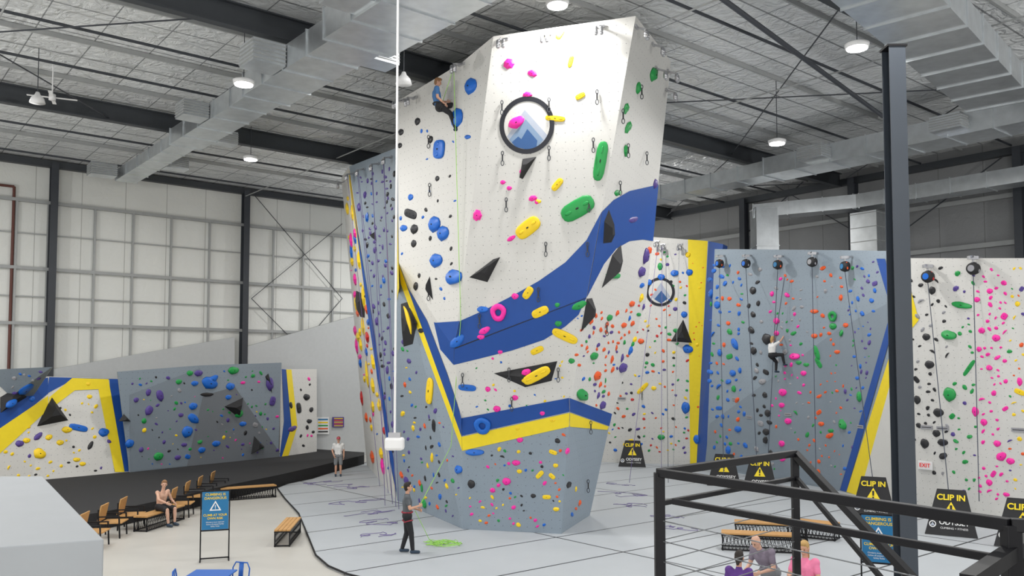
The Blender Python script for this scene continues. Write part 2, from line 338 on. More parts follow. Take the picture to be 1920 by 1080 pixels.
# ---------------------------------------------------------------- mats on floor
edge=[(690,866),(640,880),(585,898),(540,907),(520,915),(535,935),(560,962),(578,1005),(592,1040),(615,1060),(650,1075),(720,1092),(860,1110),(1100,1150),(1400,1300),(1920,1500)]
pts=[aZ(u,v,0) for u,v in edge]
pts+=[V((17,9,0)),V((17,30,0)),V((10,48,0)),V((-4,48,0))]
o=MB().prism(pts,V((0,0,ZC+.005)),'mat').obj('floor_padding'); tag(o,'light grey padded floor with dark seams around tower','mat')
MB().tube([p+V((0,0,-.01)) for p in pts[:16]],.025,'black',6).obj('padding_edge',o)
fe=[(-120,1000),(180,962),(240,951),(330,932),(430,909),(520,891),(600,873),(683,853)]
be=[(683,848),(592,842),(520,850),(360,872),(240,878),(60,898),(-120,900)]
pp=[aZ(u,v,.45) for u,v in fe]+[aZ(u,v,.45) for u,v in be]
o=MB().prism(pp,V((0,0,-.49)),'mdark').obj('bouldering_pad'); tag(o,'thick black carpeted crash pad below bouldering walls','mat')
# ---------------------------------------------------------------- tower
POL=[]
def reg(pts): POL.append([p.copy() for p in pts])
T1=aY(925,68,22.3);T2=aY(1192,30,21.3);E=aY(1100,557,22.7)
PMU=pl(T1,T2,E); D=onp(852,652,*PMU)
Bv=aY(865,118,23.4);Av=aY(745,190,26.2)
PLU=pl(Bv,Av,D); C=onp(748,492,*PLU)
T3=aY(1258,115,25.0); PRU=pl(T2,T3,E); F=onp(1212,560,*PRU)
M2=aY(1068,773,23.7); PML=pl(D,E,M2); M1=onp(866,818,*PML)
PRL=pl(E,F,M2); M3=onp(1142,800,*PRL)
L1=aZ(868,992);L2=aZ(1052,1001);L3=aZ(1106,966);L0=aZ(744,938)
PLL=pl(C,D,M1)
G0=aY(655,312,35.5);G1=aY(746,276,29.5);HT=aY(640,333,40.5);HL=aZ(688,872)
Tb=V((2.5,33,13.0));Lb=V((1,36,0))
mb=MB()
def fac(pts,m,r=True):
    mb.poly(pts,m); 
    if r: reg(pts)
fac([T1,D,E,T2],'wwhite');fac([Bv,D,T1],'wwhite');fac([Av,C,D,Bv],'wwhite');fac([T2,E,F,T3],'wwhite')
fac([D,M1,M2,E],'wwhite');fac([C,M1,D],'wwhite');fac([E,M2,M3,F],'wwhite')
fac([M1,L1,M2],'wgray');fac([L1,L2,M2],'wgray');fac([M2,L2,L3],'wgray');fac([M2,L3,M3],'wgray')
fac([C,L0,L1],'wgray');fac([C,L1,M1],'wgray');fac([G1,G0,L0],'wgray');fac([G1,L0,C],'wgray');fac([Av,G1,C],'wwhite',False)
fac([G0,HT,HL],'wwhite');fac([G0,HL,L0],'wwhite')
for t in ([T3,F,Tb],[F,M3,Tb],[M3,L3,Tb],[L3,Lb,Tb],[HT,Tb,Lb],[HT,Lb,HL],[T1,T2,T3],[T1,T3,Tb],[Bv,T1,Tb],[Av,Bv,Tb],[Av,Tb,G1],[G1,Tb,G0],[G0,Tb,HT]): mb.poly(t,'wwhite')
tower=mb.obj('climbing_tower',uv=True)
tag(tower,'tall angular white and grey indoor climbing tower with painted stripes','climbing wall')
def decal(parent,plane,px,m,off=.012,name='painted_stripe'):
    p,n=plane; pts=[onp(u,v,p,n)+n*off for u,v in px]
    o=MB().poly(pts,m).obj(name,parent); return o
def circ(parent,plane,u,v,rpx,rin,m,off,name,n=48):
    p,nn=plane; c=onp(u,v,p,nn)+nn*off; c2=onp(u,v-1,p,nn)+nn*off; r=(c2-c).length; y=(c2-c).normalized(); x=y.cross(nn)
    mb=MB()
    o_=[c+(x*math.cos(2*math.pi*i/n)+y*math.sin(2*math.pi*i/n))*r*rpx for i in range(n)]
    if rin:
        i_=[c+(x*math.cos(2*math.pi*i/n)+y*math.sin(2*math.pi*i/n))*r*rin for i in range(n)]
        mb.add(o_+i_,[(i,(i+1)%n,(i+1)%n+n,i+n) for i in range(n)],m)
    else: mb.poly(o_,m)
    return mb.obj(name,parent)
decal(tower,PMU,[(862,602),(905,583),(960,555),(1010,527),(1060,492),(1100,450),(1128,397),(1100,557),(852,652)],'pblue')
decal(tower,PML,[(852,652),(1100,557),(1085,590),(1060,612),(1020,637),(960,657),(900,672),(851,684)],'pblue')
decal(tower,PML,[(853,654),(1100,559),(1100,558),(853,652)],'pblack',.02,'panel_seam')
decal(tower,PLU,[(818,605),(862,602),(852,652)],'pblue')
decal(tower,PLL,[(814,604),(822,606),(852,652),(851,684),(826,655)],'pblue')
decal(tower,PLL,[(748,512),(760,530),(801,600),(820,650),(839,700),(862,770),(866,785),(866,818),(848,768),(823,700),(805,650),(787,600)],'pblue',.016)
decal(tower,PRU,[(1128,397),(1150,375),(1180,358),(1234,346),(1224,452),(1205,449),(1180,452),(1155,466),(1132,495),(1100,557)],'pblue')
decal(tower,PML,[(865,784),(1067,746),(1068,772),(866,817)],'pblue')
decal(tower,PRL,[(1067,746),(1147,776),(1142,799),(1068,772)],'pblue')
decal(tower,pl(M1,L1,M2),[(866,819),(1068,774),(1067,800),(867,845)],'pyel')
decal(tower,pl(M2,L3,M3),[(1068,774),(1141,800),(1138,806),(1067,800)],'pyel')
decal(tower,pl(C,L1,M1),[(748,494),(866,819),(867,845),(752,532)],'pyel')
decal(tower,pl(G1,L0,C),[(746,400),(748,494),(749,540),(743,575),(742,480)],'pyel')
decal(tower,pl(G1,G0,L0),[(657,345),(668,420),(697,590),(716,720),(738,860),(744,925),(735,885),(690,590)],'pblue')
decal(tower,pl(G0,HL,L0),[(655,318),(656,345),(744,936),(740,912),(698,640),(660,380)],'pyel',.02)
circ(tower,PMU,988,235,49,0,'wwhite',.014,'painted_emblem')
circ(tower,PMU,988,235,54,45,'pblack',.026,'painted_emblem')
decal(tower,PMU,[(984,206),(1027,254),(1014,272),(990,281),(966,275),(951,256)],'pale',.017,'painted_emblem')
decal(tower,PMU,[(986,224),(1019,262),(1008,275),(990,281),(966,275),(955,262)],'pmid',.02,'painted_emblem')
decal(tower,PMU,[(989,242),(1008,264),(1006,276),(990,281),(968,276),(960,267),(972,256),(978,261)],'pmtn',.023,'painted_emblem')
# ---------------------------------------------------------------- right climbing walls
back=V((0.35,0.6,0))
def wall(name,quads,label,mats,cat='climbing wall',bk=back):
    mb=MB()
    for qd,m in zip(quads,mats): mb.prism(qd,bk,m); reg(qd)
    return tag(mb.obj(name,uv=True),label,cat)
b1=aZ(1120,866);b2=aZ(1306,872);t2=aY(1328,452,40.4);PBW=pl(b1,b2,t2);t1=onp(1110,436,*PBW)
b3=aZ(1322,876);t3=aY(1356,458,38.6)
bw=wall('climbing_wall',[[b1,b2,t2,t1],[b2,b3,t3,t2]],'tall white climbing wall with yellow and blue stripes',['wwhite','pblue'])
decal(bw,PBW,[(1290,449),(1327,452),(1306,871),(1294,871)],'pyel')
circ(bw,PBW,1238,547,22,0,'wwhite',.014,'painted_emblem'); circ(bw,PBW,1238,547,27,22,'pblack',.03,'painted_emblem')
decal(bw,PBW,[(1239,530),(1257,556),(1240,569),(1221,557)],'pale',.018,'painted_emblem'); decal(bw,PBW,[(1240,545),(1252,560),(1240,569),(1227,561)],'pmtn',.024,'painted_emblem')
c1=aZ(1324,877);c2=aZ(1575,920);ct1=aY(1340,467,38.6);PRG=pl(c1,c2,ct1);ct2=onp(1575,469,*PRG)
c3=aZ(1700,952);PRH=pl(c2,c3,ct2)
gw=wall('climbing_wall',[[c1,c2,ct2,ct1],[c2,c3,onp(1690,471,*PRH),ct2]],'blue-grey climbing wall with auto belays along the top',['wgray','wgray'])
decal(gw,PRG,[(1330,795),(1575,615),(1575,918),(1322,872)],'wmid',.01,'painted_panel')
decal(gw,PRH,[(1575,615),(1672,565),(1672,600),(1575,918)],'wmid',.01,'painted_panel')
decal(gw,PRH,[(1644,485),(1660,485),(1690,590),(1668,640),(1588,922),(1576,919),(1590,870),(1664,610),(1672,580)],'pblue',.02)
decal(gw,PRH,[(1680,632),(1702,590),(1700,680),(1612,930),(1588,922)],'pyel',.02)
decal(gw,PRH,[(1698,620),(1700,950),(1612,930)],'wwhite',.025,'painted_panel')
d1=c3;d2=aZ(1990,992)
dt1=onp(1704,484,*PRH);PRW=pl(d1,d2,dt1);dt2=onp(1990,484,*PRW)
ww=wall('climbing_wall',[[d1,d2,dt2,dt1]],'white climbing wall covered in pink, green and black holds',['wwhite'])
decal(ww,PRW,[(1706,535),(1723,600),(1703,625)],'pyel',.015)
# ---------------------------------------------------------------- bouldering walls
def pad(u,v): return aZ(u,v,.44)
bb=V((-.25,.5,0))
w0=pad(-60,915);w1=pad(60,902);w2=pad(243,885)
top2=aY(92,706,33.6)
PB2=pl(w1,w2,top2)
bo=wall('bouldering_wall',[[w1,w2,onp(228,711,*PB2),top2]],'low white bouldering wall with yellow and blue painted arch',['wwhite'],bk=bb)
PB1=pl(w0,w1,top2); bo1=wall('bouldering_wall',[[w0,w1,top2,onp(-60,706,*PB1)]],'low white bouldering wall panel with yellow stripe',['wwhite'],bk=bb)
decal(bo,PB2,[(92,707),(228,711),(241,884),(214,884),(205,712),(140,710),(88,738)],'pblue',.012)
decal(bo,PB2,[(92,745),(135,709),(203,711),(233,885),(215,885),(184,730),(140,732),(90,770)],'pyel',.02)
decal(bo1,PB1,[(-40,800),(60,712),(90,708),(90,738),(-20,830)],'pblue',.012)
decal(bo1,PB1,[(-40,830),(90,742),(90,768),(-20,868)],'pyel',.02)
k0=aY(-60,695,31.5);k1=aY(98,688,31.5);k2=aY(60,745,33);k3=aY(-60,800,33)
bo0=wall('bouldering_wall',[[k3,k2,k1,k0]],'dark grey overhanging bouldering panel',['wmid'],bk=bb)
x1=pad(243,886);x2=pad(522,857);y1=aY(220,697,34.3);PB3=pl(x1,x2,y1);y2=onp(528,680,*PB3)
ym=onp(377,685,*PB3)
bo3=wall('bouldering_wall',[[x1,x2,y2,ym,y1]],'low grey bouldering wall with mixed colour holds',['wgray'],bk=bb)
decal(bo3,PB3,[(243,740),(375,690),(420,866),(345,874),(244,884)],'wmid',.01,'painted_panel')
decal(bo3,PB3,[(380,742),(440,725),(525,850),(522,857),(350,874)],'wdark',.015,'painted_panel')
z1=pad(524,857);z2=pad(594,847);s1=aY(527,692,42.5);PB4=pl(z1,z2,s1)
bo4=wall('bouldering_wall',[[z1,z2,onp(594,692,*PB4),s1]],'low white bouldering wall with blue and yellow stripe',['wwhite'],bk=bb)
decal(bo4,PB4,[(528,692),(538,693),(548,800),(528,856),(524,856),(532,790)],'pblue',.012)
decal(bo4,PB4,[(536,693),(546,693),(557,800),(540,855),(528,856),(546,800)],'pyel',.02)
vv=[];ff=[]
for p in POL:
    n=len(vv);vv+=p
    for i in range(1,len(p)-1): ff.append((n,n+i,n+i+1))
BV=BVHTree.FromPolygons(vv,ff)
def hit(u,v):
    d=ray(u,v).normalized(); l,n,i,t=BV.ray_cast(CAM,d)
    if l is None: return None
    if n.dot(d)>0:n=-n
    return l,n
# ---------------------------------------------------------------- volumes
def volume(px,h,label='matte black angular climbing volume bolted to wall'):
    cu=sum(p[0] for p in px)/len(px);cv=sum(p[1] for p in px)/len(px); r=hit(cu,cv)
    if not r:return
    l,n=r; pts=[onp(u,v,l,n)+n*.005 for u,v in px]; c=sum(pts,V((0,0,0)))/len(pts); k=len(pts)
    mb=MB().add([p-l for p in pts]+[p*.3+c*.7+n*h-l for p in pts],[(i,(i+1)%k,(i+1)%k+k,i+k) for i in range(k)]+[tuple(range(k,2*k)),tuple(range(k-1,-1,-1))],'vol')
    o=mb.obj('climbing_volume'); o.location=l; tag(o,label,'climbing volume','black volumes')
for px,h in (([(880,520),(914,529),(938,482),(925,486)],.25),([(974,333),(980,336),(1006,294),(980,298)],.2),([(1130,457),(1146,455),(1141,392),(1132,415)],.2),([(1128,540),(1148,522),(1164,458),(1148,478)],.25),([(1089,622),(1108,598),(1110,559),(1100,560)],.2),([(926,700),(985,726),(1034,714),(1045,677)],.16),([(752,570),(764,566),(782,606),(774,645),(757,650)],.16),([(668,545),(685,553),(684,596),(676,594)],.2),([(697,440),(704,434),(706,452)],.15),([(803,545),(812,562),(806,518)],.15),
   ([(1258,640),(1298,643),(1281,599)],.35),([(68,800),(128,788),(97,744)],.35),([(420,762),(448,784),(456,745)],.3),([(470,852),(496,838),(476,817)],.3),([(0,775),(50,745),(45,718),(0,745)],.25),([(497,706),(510,738),(503,700)],.1),([(222,790),(245,790),(232,776)],.2)): volume(px,h)
# ---------------------------------------------------------------- holds
def holdmesh(kind):
    me=MB(); mt='hblue'
    if kind==0:
        vs,fs=_sph(14,10); vs=[V((a.x*.5,a.y*.5,max(a.z,-.05)*.42))*(1+.28*noise.noise(a*1.7+V((3,1,7)))) for a in vs]; me.add(vs,fs,mt)
    elif kind==1:
        vs,fs=_sph(14,10); o=[]
        for a in vs:
            p=V((a.x*.5,a.y*.42,max(a.z,-.05)*.5)); 
            if p.y>.0: p.z*=1-.75*p.y/.42
            p.y-=.12*max(0,a.z); p*=1+.15*noise.noise(a*2+V((9,2,1))); o.append(p)
        me.add(o,fs,mt)
    elif kind==2:
        vs,fs=_sph(16,10); o=[]
        for a in vs:
            x=abs(a.x)**.55*math.copysign(1,a.x); y=abs(a.y)**.75*math.copysign(1,a.y)
            o.append(V((x*.5,y*.5,(a.z*.1 if a.z<0 else a.z**.5)*.3)))
        me.add(o,fs,mt)
        for x in(-.27,.27): me.tube([(x,0,.27),(x,0,.335)],[.11,.075],mt,10)
    elif kind==3:
        n=16;k=8;vs=[];fs=[]
        for i in range(n):
            a=2*math.pi*i/n
            for j in range(k):
                b=2*math.pi*j/k; r=.34+.16*math.cos(b); vs.append(V((r*math.cos(a)*(1+.08*math.sin(3*a)),r*math.sin(a),.17+.17*math.sin(b))))
        for i in range(n):
            for j in range(k): fs.append((i*k+j,((i+1)%n)*k+j,((i+1)%n)*k+(j+1)%k,i*k+(j+1)%k))
        me.add(vs,fs,mt)
    elif kind==4:
        vs,fs=_sph(7,5); vs=[V((a.x*.5,a.y*.5,max(a.z,-.05)*.4))*(1+.35*noise.noise(a*2.3+V((5,5,2)))) for a in vs]; me.add(vs,fs,mt)
    elif kind==5:
        pts=[];rs=[]
        for i in range(9):
            t=i/8; a=(t-.5)*1.6; pts.append(V((math.sin(a)*.6,math.cos(a)*.6-.45,.12))); rs.append(.03+.17*math.sin(math.pi*min(max(t,.04),.96)))
        me.tube(pts,rs,mt,10)
    if kind!=3:
        zt=max([v.z for v in me.v if v.x**2+v.y**2<.06]+[.1]) if kind!=5 else .28
        me.tube([(0,0,zt-.05),(0,0,zt+.008)],[.05,.05],'hblack',8)
    return me
HB=[holdmesh(k) for k in range(6)]
HM={}
def hm(kind,col):
    if (kind,col) not in HM:
        b=MB(); b.v=HB[kind].v; b.f=HB[kind].f; b.m=HB[kind].m; b.mats=[M[col],M['vol']] if len(HB[kind].mats)>1 else [M[col]]
        o=b.obj('climbing_hold',smooth=(kind!=4)); HM[(kind,col)]=o.data; bpy.data.objects.remove(o)
    return HM[(kind,col)]
H=[]
def hold(u,v,w,h,ang=0,col='hblue',kind=0,off=0.0):
    r=hit(u,v)
    if not r: return False
    l,n=r
    if off: l=onp(u,v,l+n*off,n)
    a=math.radians(ang)
    p1=onp(u+4*math.cos(a),v-4*math.sin(a),l,n); p2=onp(u+4*math.sin(a),v+4*math.cos(a),l,n)
    X=(p1-l); sx=X.length/4*w; X.normalize(); Yv=n.cross(X); sy=(p2-l).length/4*h
    if sx>2.2 or sy>2.2: return False
    sz=min(min(sx,sy)*.6,.28)
    m=basis(X*sx,Yv*sy,n*sz,l); H.append((w*h,m,kind,col)); return True
names=dict(b='hblue',p='hpink',y='hyel',g='hgreen',k='hblack',o='hor',u='hpur',a='hgray',r='hred',w='hwhite')
EX='''b 883 162 22 30 0 0;b 824 280 36 20 85 2;b 815 421 22 30 0 0;b 831 438 22 28 0 0;b 818 489 24 26 0 0;b 851 519 30 34 0 1;b 857 222 22 34 10 0;b 905 798 32 32 0 3;b 890 848 36 14 0 1;b 876 727 34 12 -5 2;b 858 640 34 18 40 0;b 905 580 22 14 0 1;b 877 257 12 8 0 0;b 757 428 14 12 0 0;b 860 880 14 18 0 1;b 770 370 10 12 0 0
p 954 120 22 22 0 4;p 998 138 20 14 -20 4;p 989 178 20 13 0 4;p 969 230 34 22 25 0;p 895 404 18 24 0 4;p 999 372 18 12 10 4;p 943 342 10 8 0 0;p 955 353 10 8 0 0;p 1007 379 9 8 0 0;p 935 586 30 34 0 3;p 909 620 24 13 25 0;p 902 632 15 10 0 0;p 966 556 14 12 0 0;p 959 447 18 8 30 0;p 932 767 14 12 0 0;p 966 746 12 10 0 0;p 938 660 10 8 0 0;p 915 730 10 10 0 0;p 987 698 18 12 20 0;p 978 322 8 8 0 0;p 975 825 12 10 0 0;p 968 868 16 10 0 0;p 950 903 16 14 0 0;p 1017 775 10 9 0 0
y 1050 64 22 12 55 2;y 1070 115 24 9 75 2;y 1088 180 20 11 30 2;y 1041 222 38 12 -5 2;y 1045 346 28 13 50 2;y 990 427 52 28 38 2;y 990 549 26 15 55 2;y 1013 585 34 17 25 2;y 1059 630 52 17 -25 2;y 1007 657 26 12 25 2;y 1006 704 56 20 28 2;y 986 714 16 9 0 0;y 1009 378 12 8 0 0;y 1036 788 12 8 0 0;y 1037 848 16 8 -20 2;y 1042 873 10 8 0 0;y 1012 890 18 9 45 2;y 1035 893 14 8 -40 2;y 1025 932 16 8 0 2;y 974 884 10 8 0 0;y 970 803 10 9 0 0;y 806 733 50 12 85 2;y 766 600 60 12 -75 5;y 1043 955 12 8 0 0
g 1126 302 76 22 80 2;g 1083 391 68 34 30 2;g 1086 573 30 15 25 0;g 1150 516 28 14 -5 1;g 1225 140 12 24 0 0;g 1177 239 18 8 45 4;g 1173 204 14 8 45 4;g 1173 283 16 10 70 4;g 1158 362 12 10 0 0;g 1092 740 22 24 -20 1;g 1072 677 12 10 0 0;g 1196 165 14 7 60 0;g 1047 607 14 12 0 0;g 1045 572 10 10 0 0;g 1114 668 14 12 0 0;g 1143 596 10 10 0 0
k 783 228 10 14 0 0;k 770 401 24 15 -20 2;k 777 430 14 18 0 0;k 752 248 10 12 0 0;k 750 273 8 10 0 0;k 780 537 8 16 0 0;k 776 457 10 14 0 0;k 808 262 8 14 0 0;k 790 620 12 10 0 0;k 884 908 14 16 0 0;k 1000 930 10 8 0 0;k 820 335 8 10 0 0
o 1185 570 10 9 0 0;o 1202 640 12 10 0 0;o 1120 705 12 14 0 0;o 1170 610 10 8 0 0;u 1168 690 14 14 0 0;u 1203 510 12 16 0 0;u 1210 480 8 14 20 0;u 1187 412 18 8 10 0;u 1228 345 6 16 0 0;u 1130 760 10 12 0 0
b 393 719 30 22 -20 0;b 365 719 14 10 0 0;b 398 712 26 12 30 0;b 243 832 16 16 0 0;b 351 810 20 22 0 0;b 362 762 16 14 0 0;b 363 785 16 24 60 0;b 432 725 16 14 0 0;b 378 844 14 12 0 0;b 405 832 16 12 0 0;b 147 802 36 12 -12 2;b 455 795 14 10 0 0;b 195 811 20 16 0 0;b 428 745 12 10 0 0
u 300 742 14 22 30 0;u 279 770 14 20 -20 0;u 278 736 10 14 0 0;u 372 700 16 12 0 0;u 506 720 14 24 20 0;u 511 752 10 18 -10 2;u 72 818 20 10 40 0;u 37 832 16 12 0 0;u 333 858 12 10 0 0;u 255 750 10 10 0 0;u 345 834 12 8 0 0;u 548 804 18 10 20 0
g 438 695 20 14 0 0;g 297 856 18 16 0 0;g 447 775 16 18 -40 0;g 356 700 12 10 0 0;g 335 716 12 10 0 0;k 388 740 26 8 0 0;k 560 765 8 20 10 2;k 575 745 12 12 0 0;k 545 760 6 14 20 0;k 580 790 10 8 0 0;k 170 835 18 8 60 0
y 74 851 24 20 -30 0;y 126 806 20 12 0 0;y 113 830 14 10 0 0;y 92 820 14 10 20 0;y 165 720 10 8 0 0;y 168 744 10 8 0 0;y 50 826 14 10 0 0;y 144 862 14 8 0 0;y 155 870 12 8 0 0;b 48 730 20 18 0 0;b 22 757 24 14 30 0;b 60 748 12 12 0 0
g 1803 572 40 14 -10 1;g 1779 628 30 20 -10 1;g 1781 740 24 26 0 0;g 1817 690 36 8 55 2;g 1562 593 16 20 0 3;g 1562 612 14 12 0 0;g 1532 662 10 30 30 0;g 1535 680 22 8 -60 2;g 1612 744 10 20 0 0;g 1581 795 18 14 -40 1;g 1498 680 12 8 0 0;g 1512 684 12 8 0 0;g 1558 808 12 8 0 0
p 1490 668 20 14 0 1;p 1507 700 12 10 0 0;p 1468 736 16 14 0 0;p 1466 760 12 10 0 0;p 1478 790 14 12 0 0;p 1456 602 12 12 0 0;p 1466 832 12 12 0 0;p 1456 625 10 10 0 0;p 1868 634 16 13 0 0;p 1845 792 13 13 0 0;p 1829 772 13 18 0 0;p 1878 856 20 16 30 0;p 1856 546 12 10 0 0;p 1832 562 12 10 0 0;p 1870 832 14 12 0 0;p 1895 865 16 12 0 0;p 1836 655 10 10 0 0;p 1855 905 12 12 0 0
k 1438 636 18 20 0 0;k 1743 684 18 15 0 0;k 1760 774 20 16 0 0;k 1756 813 15 13 0 0;k 1734 832 16 18 0 0;k 1737 632 15 13 0 0;k 1768 830 20 13 0 0;k 1412 545 12 14 0 0;k 1413 658 12 14 0 0;k 1440 775 12 14 0 0;k 1437 810 14 13 0 0;k 1748 545 13 15 0 0;k 1720 750 13 16 0 0
b 1290 655 20 16 -20 0;b 1265 512 16 14 0 1;b 1293 511 13 13 0 0;b 1240 520 14 12 0 0;b 1286 765 16 22 0 0;b 1307 824 14 18 0 0;b 1378 645 13 18 60 0;b 1384 805 14 12 0 0;b 1345 572 12 14 0 0;b 1283 590 12 12 0 0;b 1218 530 10 12 0 0;b 1374 700 12 12 0 0
o 1527 584 16 8 0 0;o 1556 817 16 10 20 0;o 1540 795 12 9 0 0;o 1527 630 12 9 0 0;o 1570 660 12 8 0 0;o 1543 503 12 7 20 0;o 1586 610 11 9 0 0;o 1217 470 8 12 0 0;y 1226 728 10 8 0 0;y 1205 728 28 8 45 2;y 1290 478 10 10 0 0;y 1178 830 22 8 30 2;g 1238 500 10 14 0 0;g 1285 633 16 10 0 0;g 1240 820 14 10 0 0;g 1268 620 12 8 0 0;p 1912 716 10 16 0 0;y 1912 735 10 22 70 2;y 1908 570 10 10 0 0'''
PLACED=[]
OFFS={(1006,704):.17,(986,714):.15,(766,600):.17,(987,698):.15,(22,757):.25}
for t in EX.replace('\n',';').split(';'):
    c,u,v,w_,h_,a_,k_=t.split(); hold(float(u),float(v),float(w_),float(h_),float(a_),names[c],int(k_),OFFS.get((int(u),int(v)),0)); PLACED.append((float(u),float(v),max(float(w_),float(h_))/2))
def inpoly(x,y,P):
    r=False;j=len(P)-1
    for i in range(len(P)):
        if (P[i][1]>y)!=(P[j][1]>y) and x<(P[j][0]-P[i][0])*(y-P[i][1])/(P[j][1]-P[i][1])+P[i][0]: r=not r
        j=i
    return r
def scatter(P,n,cols,s0,s1):
    x0=min(p[0] for p in P);x1=max(p[0] for p in P);y0=min(p[1] for p in P);y1=max(p[1] for p in P); k=0;tr=0
    while k<n and tr<n*30:
        tr+=1; x=random.uniform(x0,x1);y=random.uniform(y0,y1); s=s0+(s1-s0)*random.random()**2.0
        if not inpoly(x,y,P): continue
        if any(abs(x-a)<s/2+r+1.2 and abs(y-b)<s/2+r+1.2 for a,b,r in PLACED): continue
        if hold(x,y,s,s*random.uniform(.55,.95),random.uniform(-60,60),names[random.choice(cols)],random.choice([0,0,1,4,4,5,2])): PLACED.append((x,y,s/2)); k+=1
scatter([(664,335),(740,305),(740,700),(738,860),(714,700),(692,520)],110,'uuuukkbu',4,8.5)
scatter([(645,345),(656,360),(735,880),(700,870),(668,700)],60,'yyproby',3.5,7)
scatter([(750,600),(862,860),(862,975),(752,925)],75,'ukobgyuk',4.5,10)
scatter([(745,360),(850,400),(845,560),(800,560),(752,490)],12,'kkb',5,9)
scatter([(760,230),(860,180),(860,400),(760,380)],8,'kb',5,8)
scatter([(880,855),(1060,808),(1100,960),(1045,990),(875,985)],62,'ppyyoobgk',5,11)
scatter([(880,690),(1065,610),(1065,750),(880,780)],20,'pybg',5,8)
scatter([(1075,590),(1195,580),(1135,780),(1075,740)],64,'ooougbu',4.5,9)
scatter([(1140,820),(1200,560),(1212,470),(1290,470),(1292,850),(1145,850)],135,'gguooybrk',5,10)
scatter([(1298,480),(1322,480),(1305,860),(1297,860)],14,'oy',4,8)
scatter([(1330,490),(1392,490),(1400,860),(1330,860)],80,'bbbbgo',6,13)
scatter([(1400,500),(1425,500),(1450,890),(1420,880)],30,'kkka',8,15)
scatter([(1440,500),(1520,500),(1500,880),(1450,880)],62,'ppgpoa',5,12)
scatter([(1525,500),(1580,500),(1585,895),(1510,880)],56,'oogoa',5,12)
scatter([(1588,490),(1650,490),(1640,620),(1600,860),(1580,890)],58,'uubbgu',5,12)
scatter([(1706,500),(1775,500),(1785,900),(1706,900)],48,'kkkka',7,16)
scatter([(1780,500),(1830,500),(1830,930),(1785,920)],34,'gggu',6,14)
scatter([(1830,500),(1885,500),(1890,940),(1830,930)],62,'pppp',6,14)
scatter([(1888,500),(1919,500),(1919,940),(1895,940)],28,'yyguo',5,12)
scatter([(5,840),(90,760),(180,735),(220,880),(60,895),(5,895)],36,'ykyuky',5,11)
scatter([(245,705),(522,690),(520,845),(260,880)],110,'bupgayukg',4,11)
scatter([(556,700),(592,700),(592,840),(560,845)],10,'kp',5,9)
scatter([(0,700),(85,695),(60,740),(0,780)],10,'bua',6,11)
H.sort(key=lambda t:-t[0])
cname=dict(hblue='blue',hpink='pink',hyel='yellow',hgreen='green',hblack='black',hor='orange',hpur='purple',hgray='grey',hred='red',hwhite='white')
kname=['rounded blob','scooped jug','long pill-shaped','ring-shaped','faceted','curved rib']
for s,m,k,c in H[:300]:
    o=bpy.data.objects.new('climbing_hold',hm(k,c)); SC.objects.link(o); o.matrix_world=m
    tag(o,'%s %s climbing hold bolted to the wall'%(cname[c],kname[k]),'climbing hold','climbing holds')
mb=MB()
for s,m,k,c in H[300:]:
    b=HB[4 if s<60 else (k if k in(0,4) else 4)]; i=mb.mi(c); oo=len(mb.v); mb.v+=[m@v for v in b.v]
    for f in b.f: mb.f.append(tuple(a+oo for a in f)); mb.m.append(i)
tag(mb.obj('climbing_holds'),'many small mixed colour climbing holds across the walls','climbing holds','climbing holds','stuff')
# ---------------------------------------------------------------- quickdraws
def ring(mb,c,rx,rz,r,m,n=12):
    pts=[V((c[0]+rx*math.cos(2*math.pi*i/n),c[1],c[2]+rz*math.sin(2*math.pi*i/n))) for i in range(n+1)]; mb.tube(pts,r,m,6,False)
r_=empty('quickdraw'); s_=MB().box((0,0,-.13),(.03,.01,.15),'hblack').obj('sling',r_)
c1_=MB(); ring(c1_,(0,0,-.03),.025,.045,.009,'dsteel'); c1_=c1_.obj('carabiner',r_,True)
c2_=MB(); ring(c2_,(0,0,-.245),.03,.055,.009,'dsteel'); c2_=c2_.obj('carabiner',r_,True)
def qd(u,v):
    r=hit(u,v)
    if not r:return
    l,n=r; e=r_.copy(); SC.objects.link(e); e.location=l+n*.05; e.scale=(1.25,1.25,1.25)
    tag(e,'short black quickdraw with steel carabiners hanging on wall','quickdraw','quickdraws')
    for ch in (s_,c1_,c2_):
        x=ch.copy(); SC.objects.link(x); x.parent=e
for u,v in ((942,190),(1030,185),(1120,170),(943,285),(1030,275),(1113,260),(1200,160),(1175,270),(1210,285),(950,372),(1024,455),(1105,372),(1102,455),(1165,205),(806,255),(808,345),(955,690),(1047,690),(900,590),(1010,540),(806,540),(1135,605),(1105,790),(1100,900),(960,745),(1160,340),(868,700),(1204,735)): qd(u,v)
for x in (s_,c1_,c2_,r_): bpy.data.objects.remove(x)
def anchor(u,v):
    r=hit(u,v)
    if not r:return
    l,n=r; e=empty('top_anchor',l+n*.02); tag(e,'steel top rope anchor bracket with pulley','anchor','top rope anchors')
    t=V((-n.y,n.x,0)).normalized()
    MB().bar(V((0,0,.1))-t*.12,V((0,0,.1))+t*.12,.12,.06,'chrome').bar((0,0,.1),n*.3+V((0,0,.05)),.05,.05,'chrome').obj('bracket',e)
    mb=MB()
    for s in(-1,1): mb.cap(n*.3+t*.07*s,n*.3+t*.07*s-V((0,0,.14)),.05,.06,'chrome')
    mb.obj('pulley',e,True)
for u,v in ((945,82),(1026,72),(1126,58),(1190,58) ,(1222,90),(867,128),(1228,135),(1250,140),(1247,175),(780,190),(757,195),(664,330),(684,322),(711,312),(735,300),(647,345),(1243,462),(1232,456),(1275,462)): anchor(u,v)
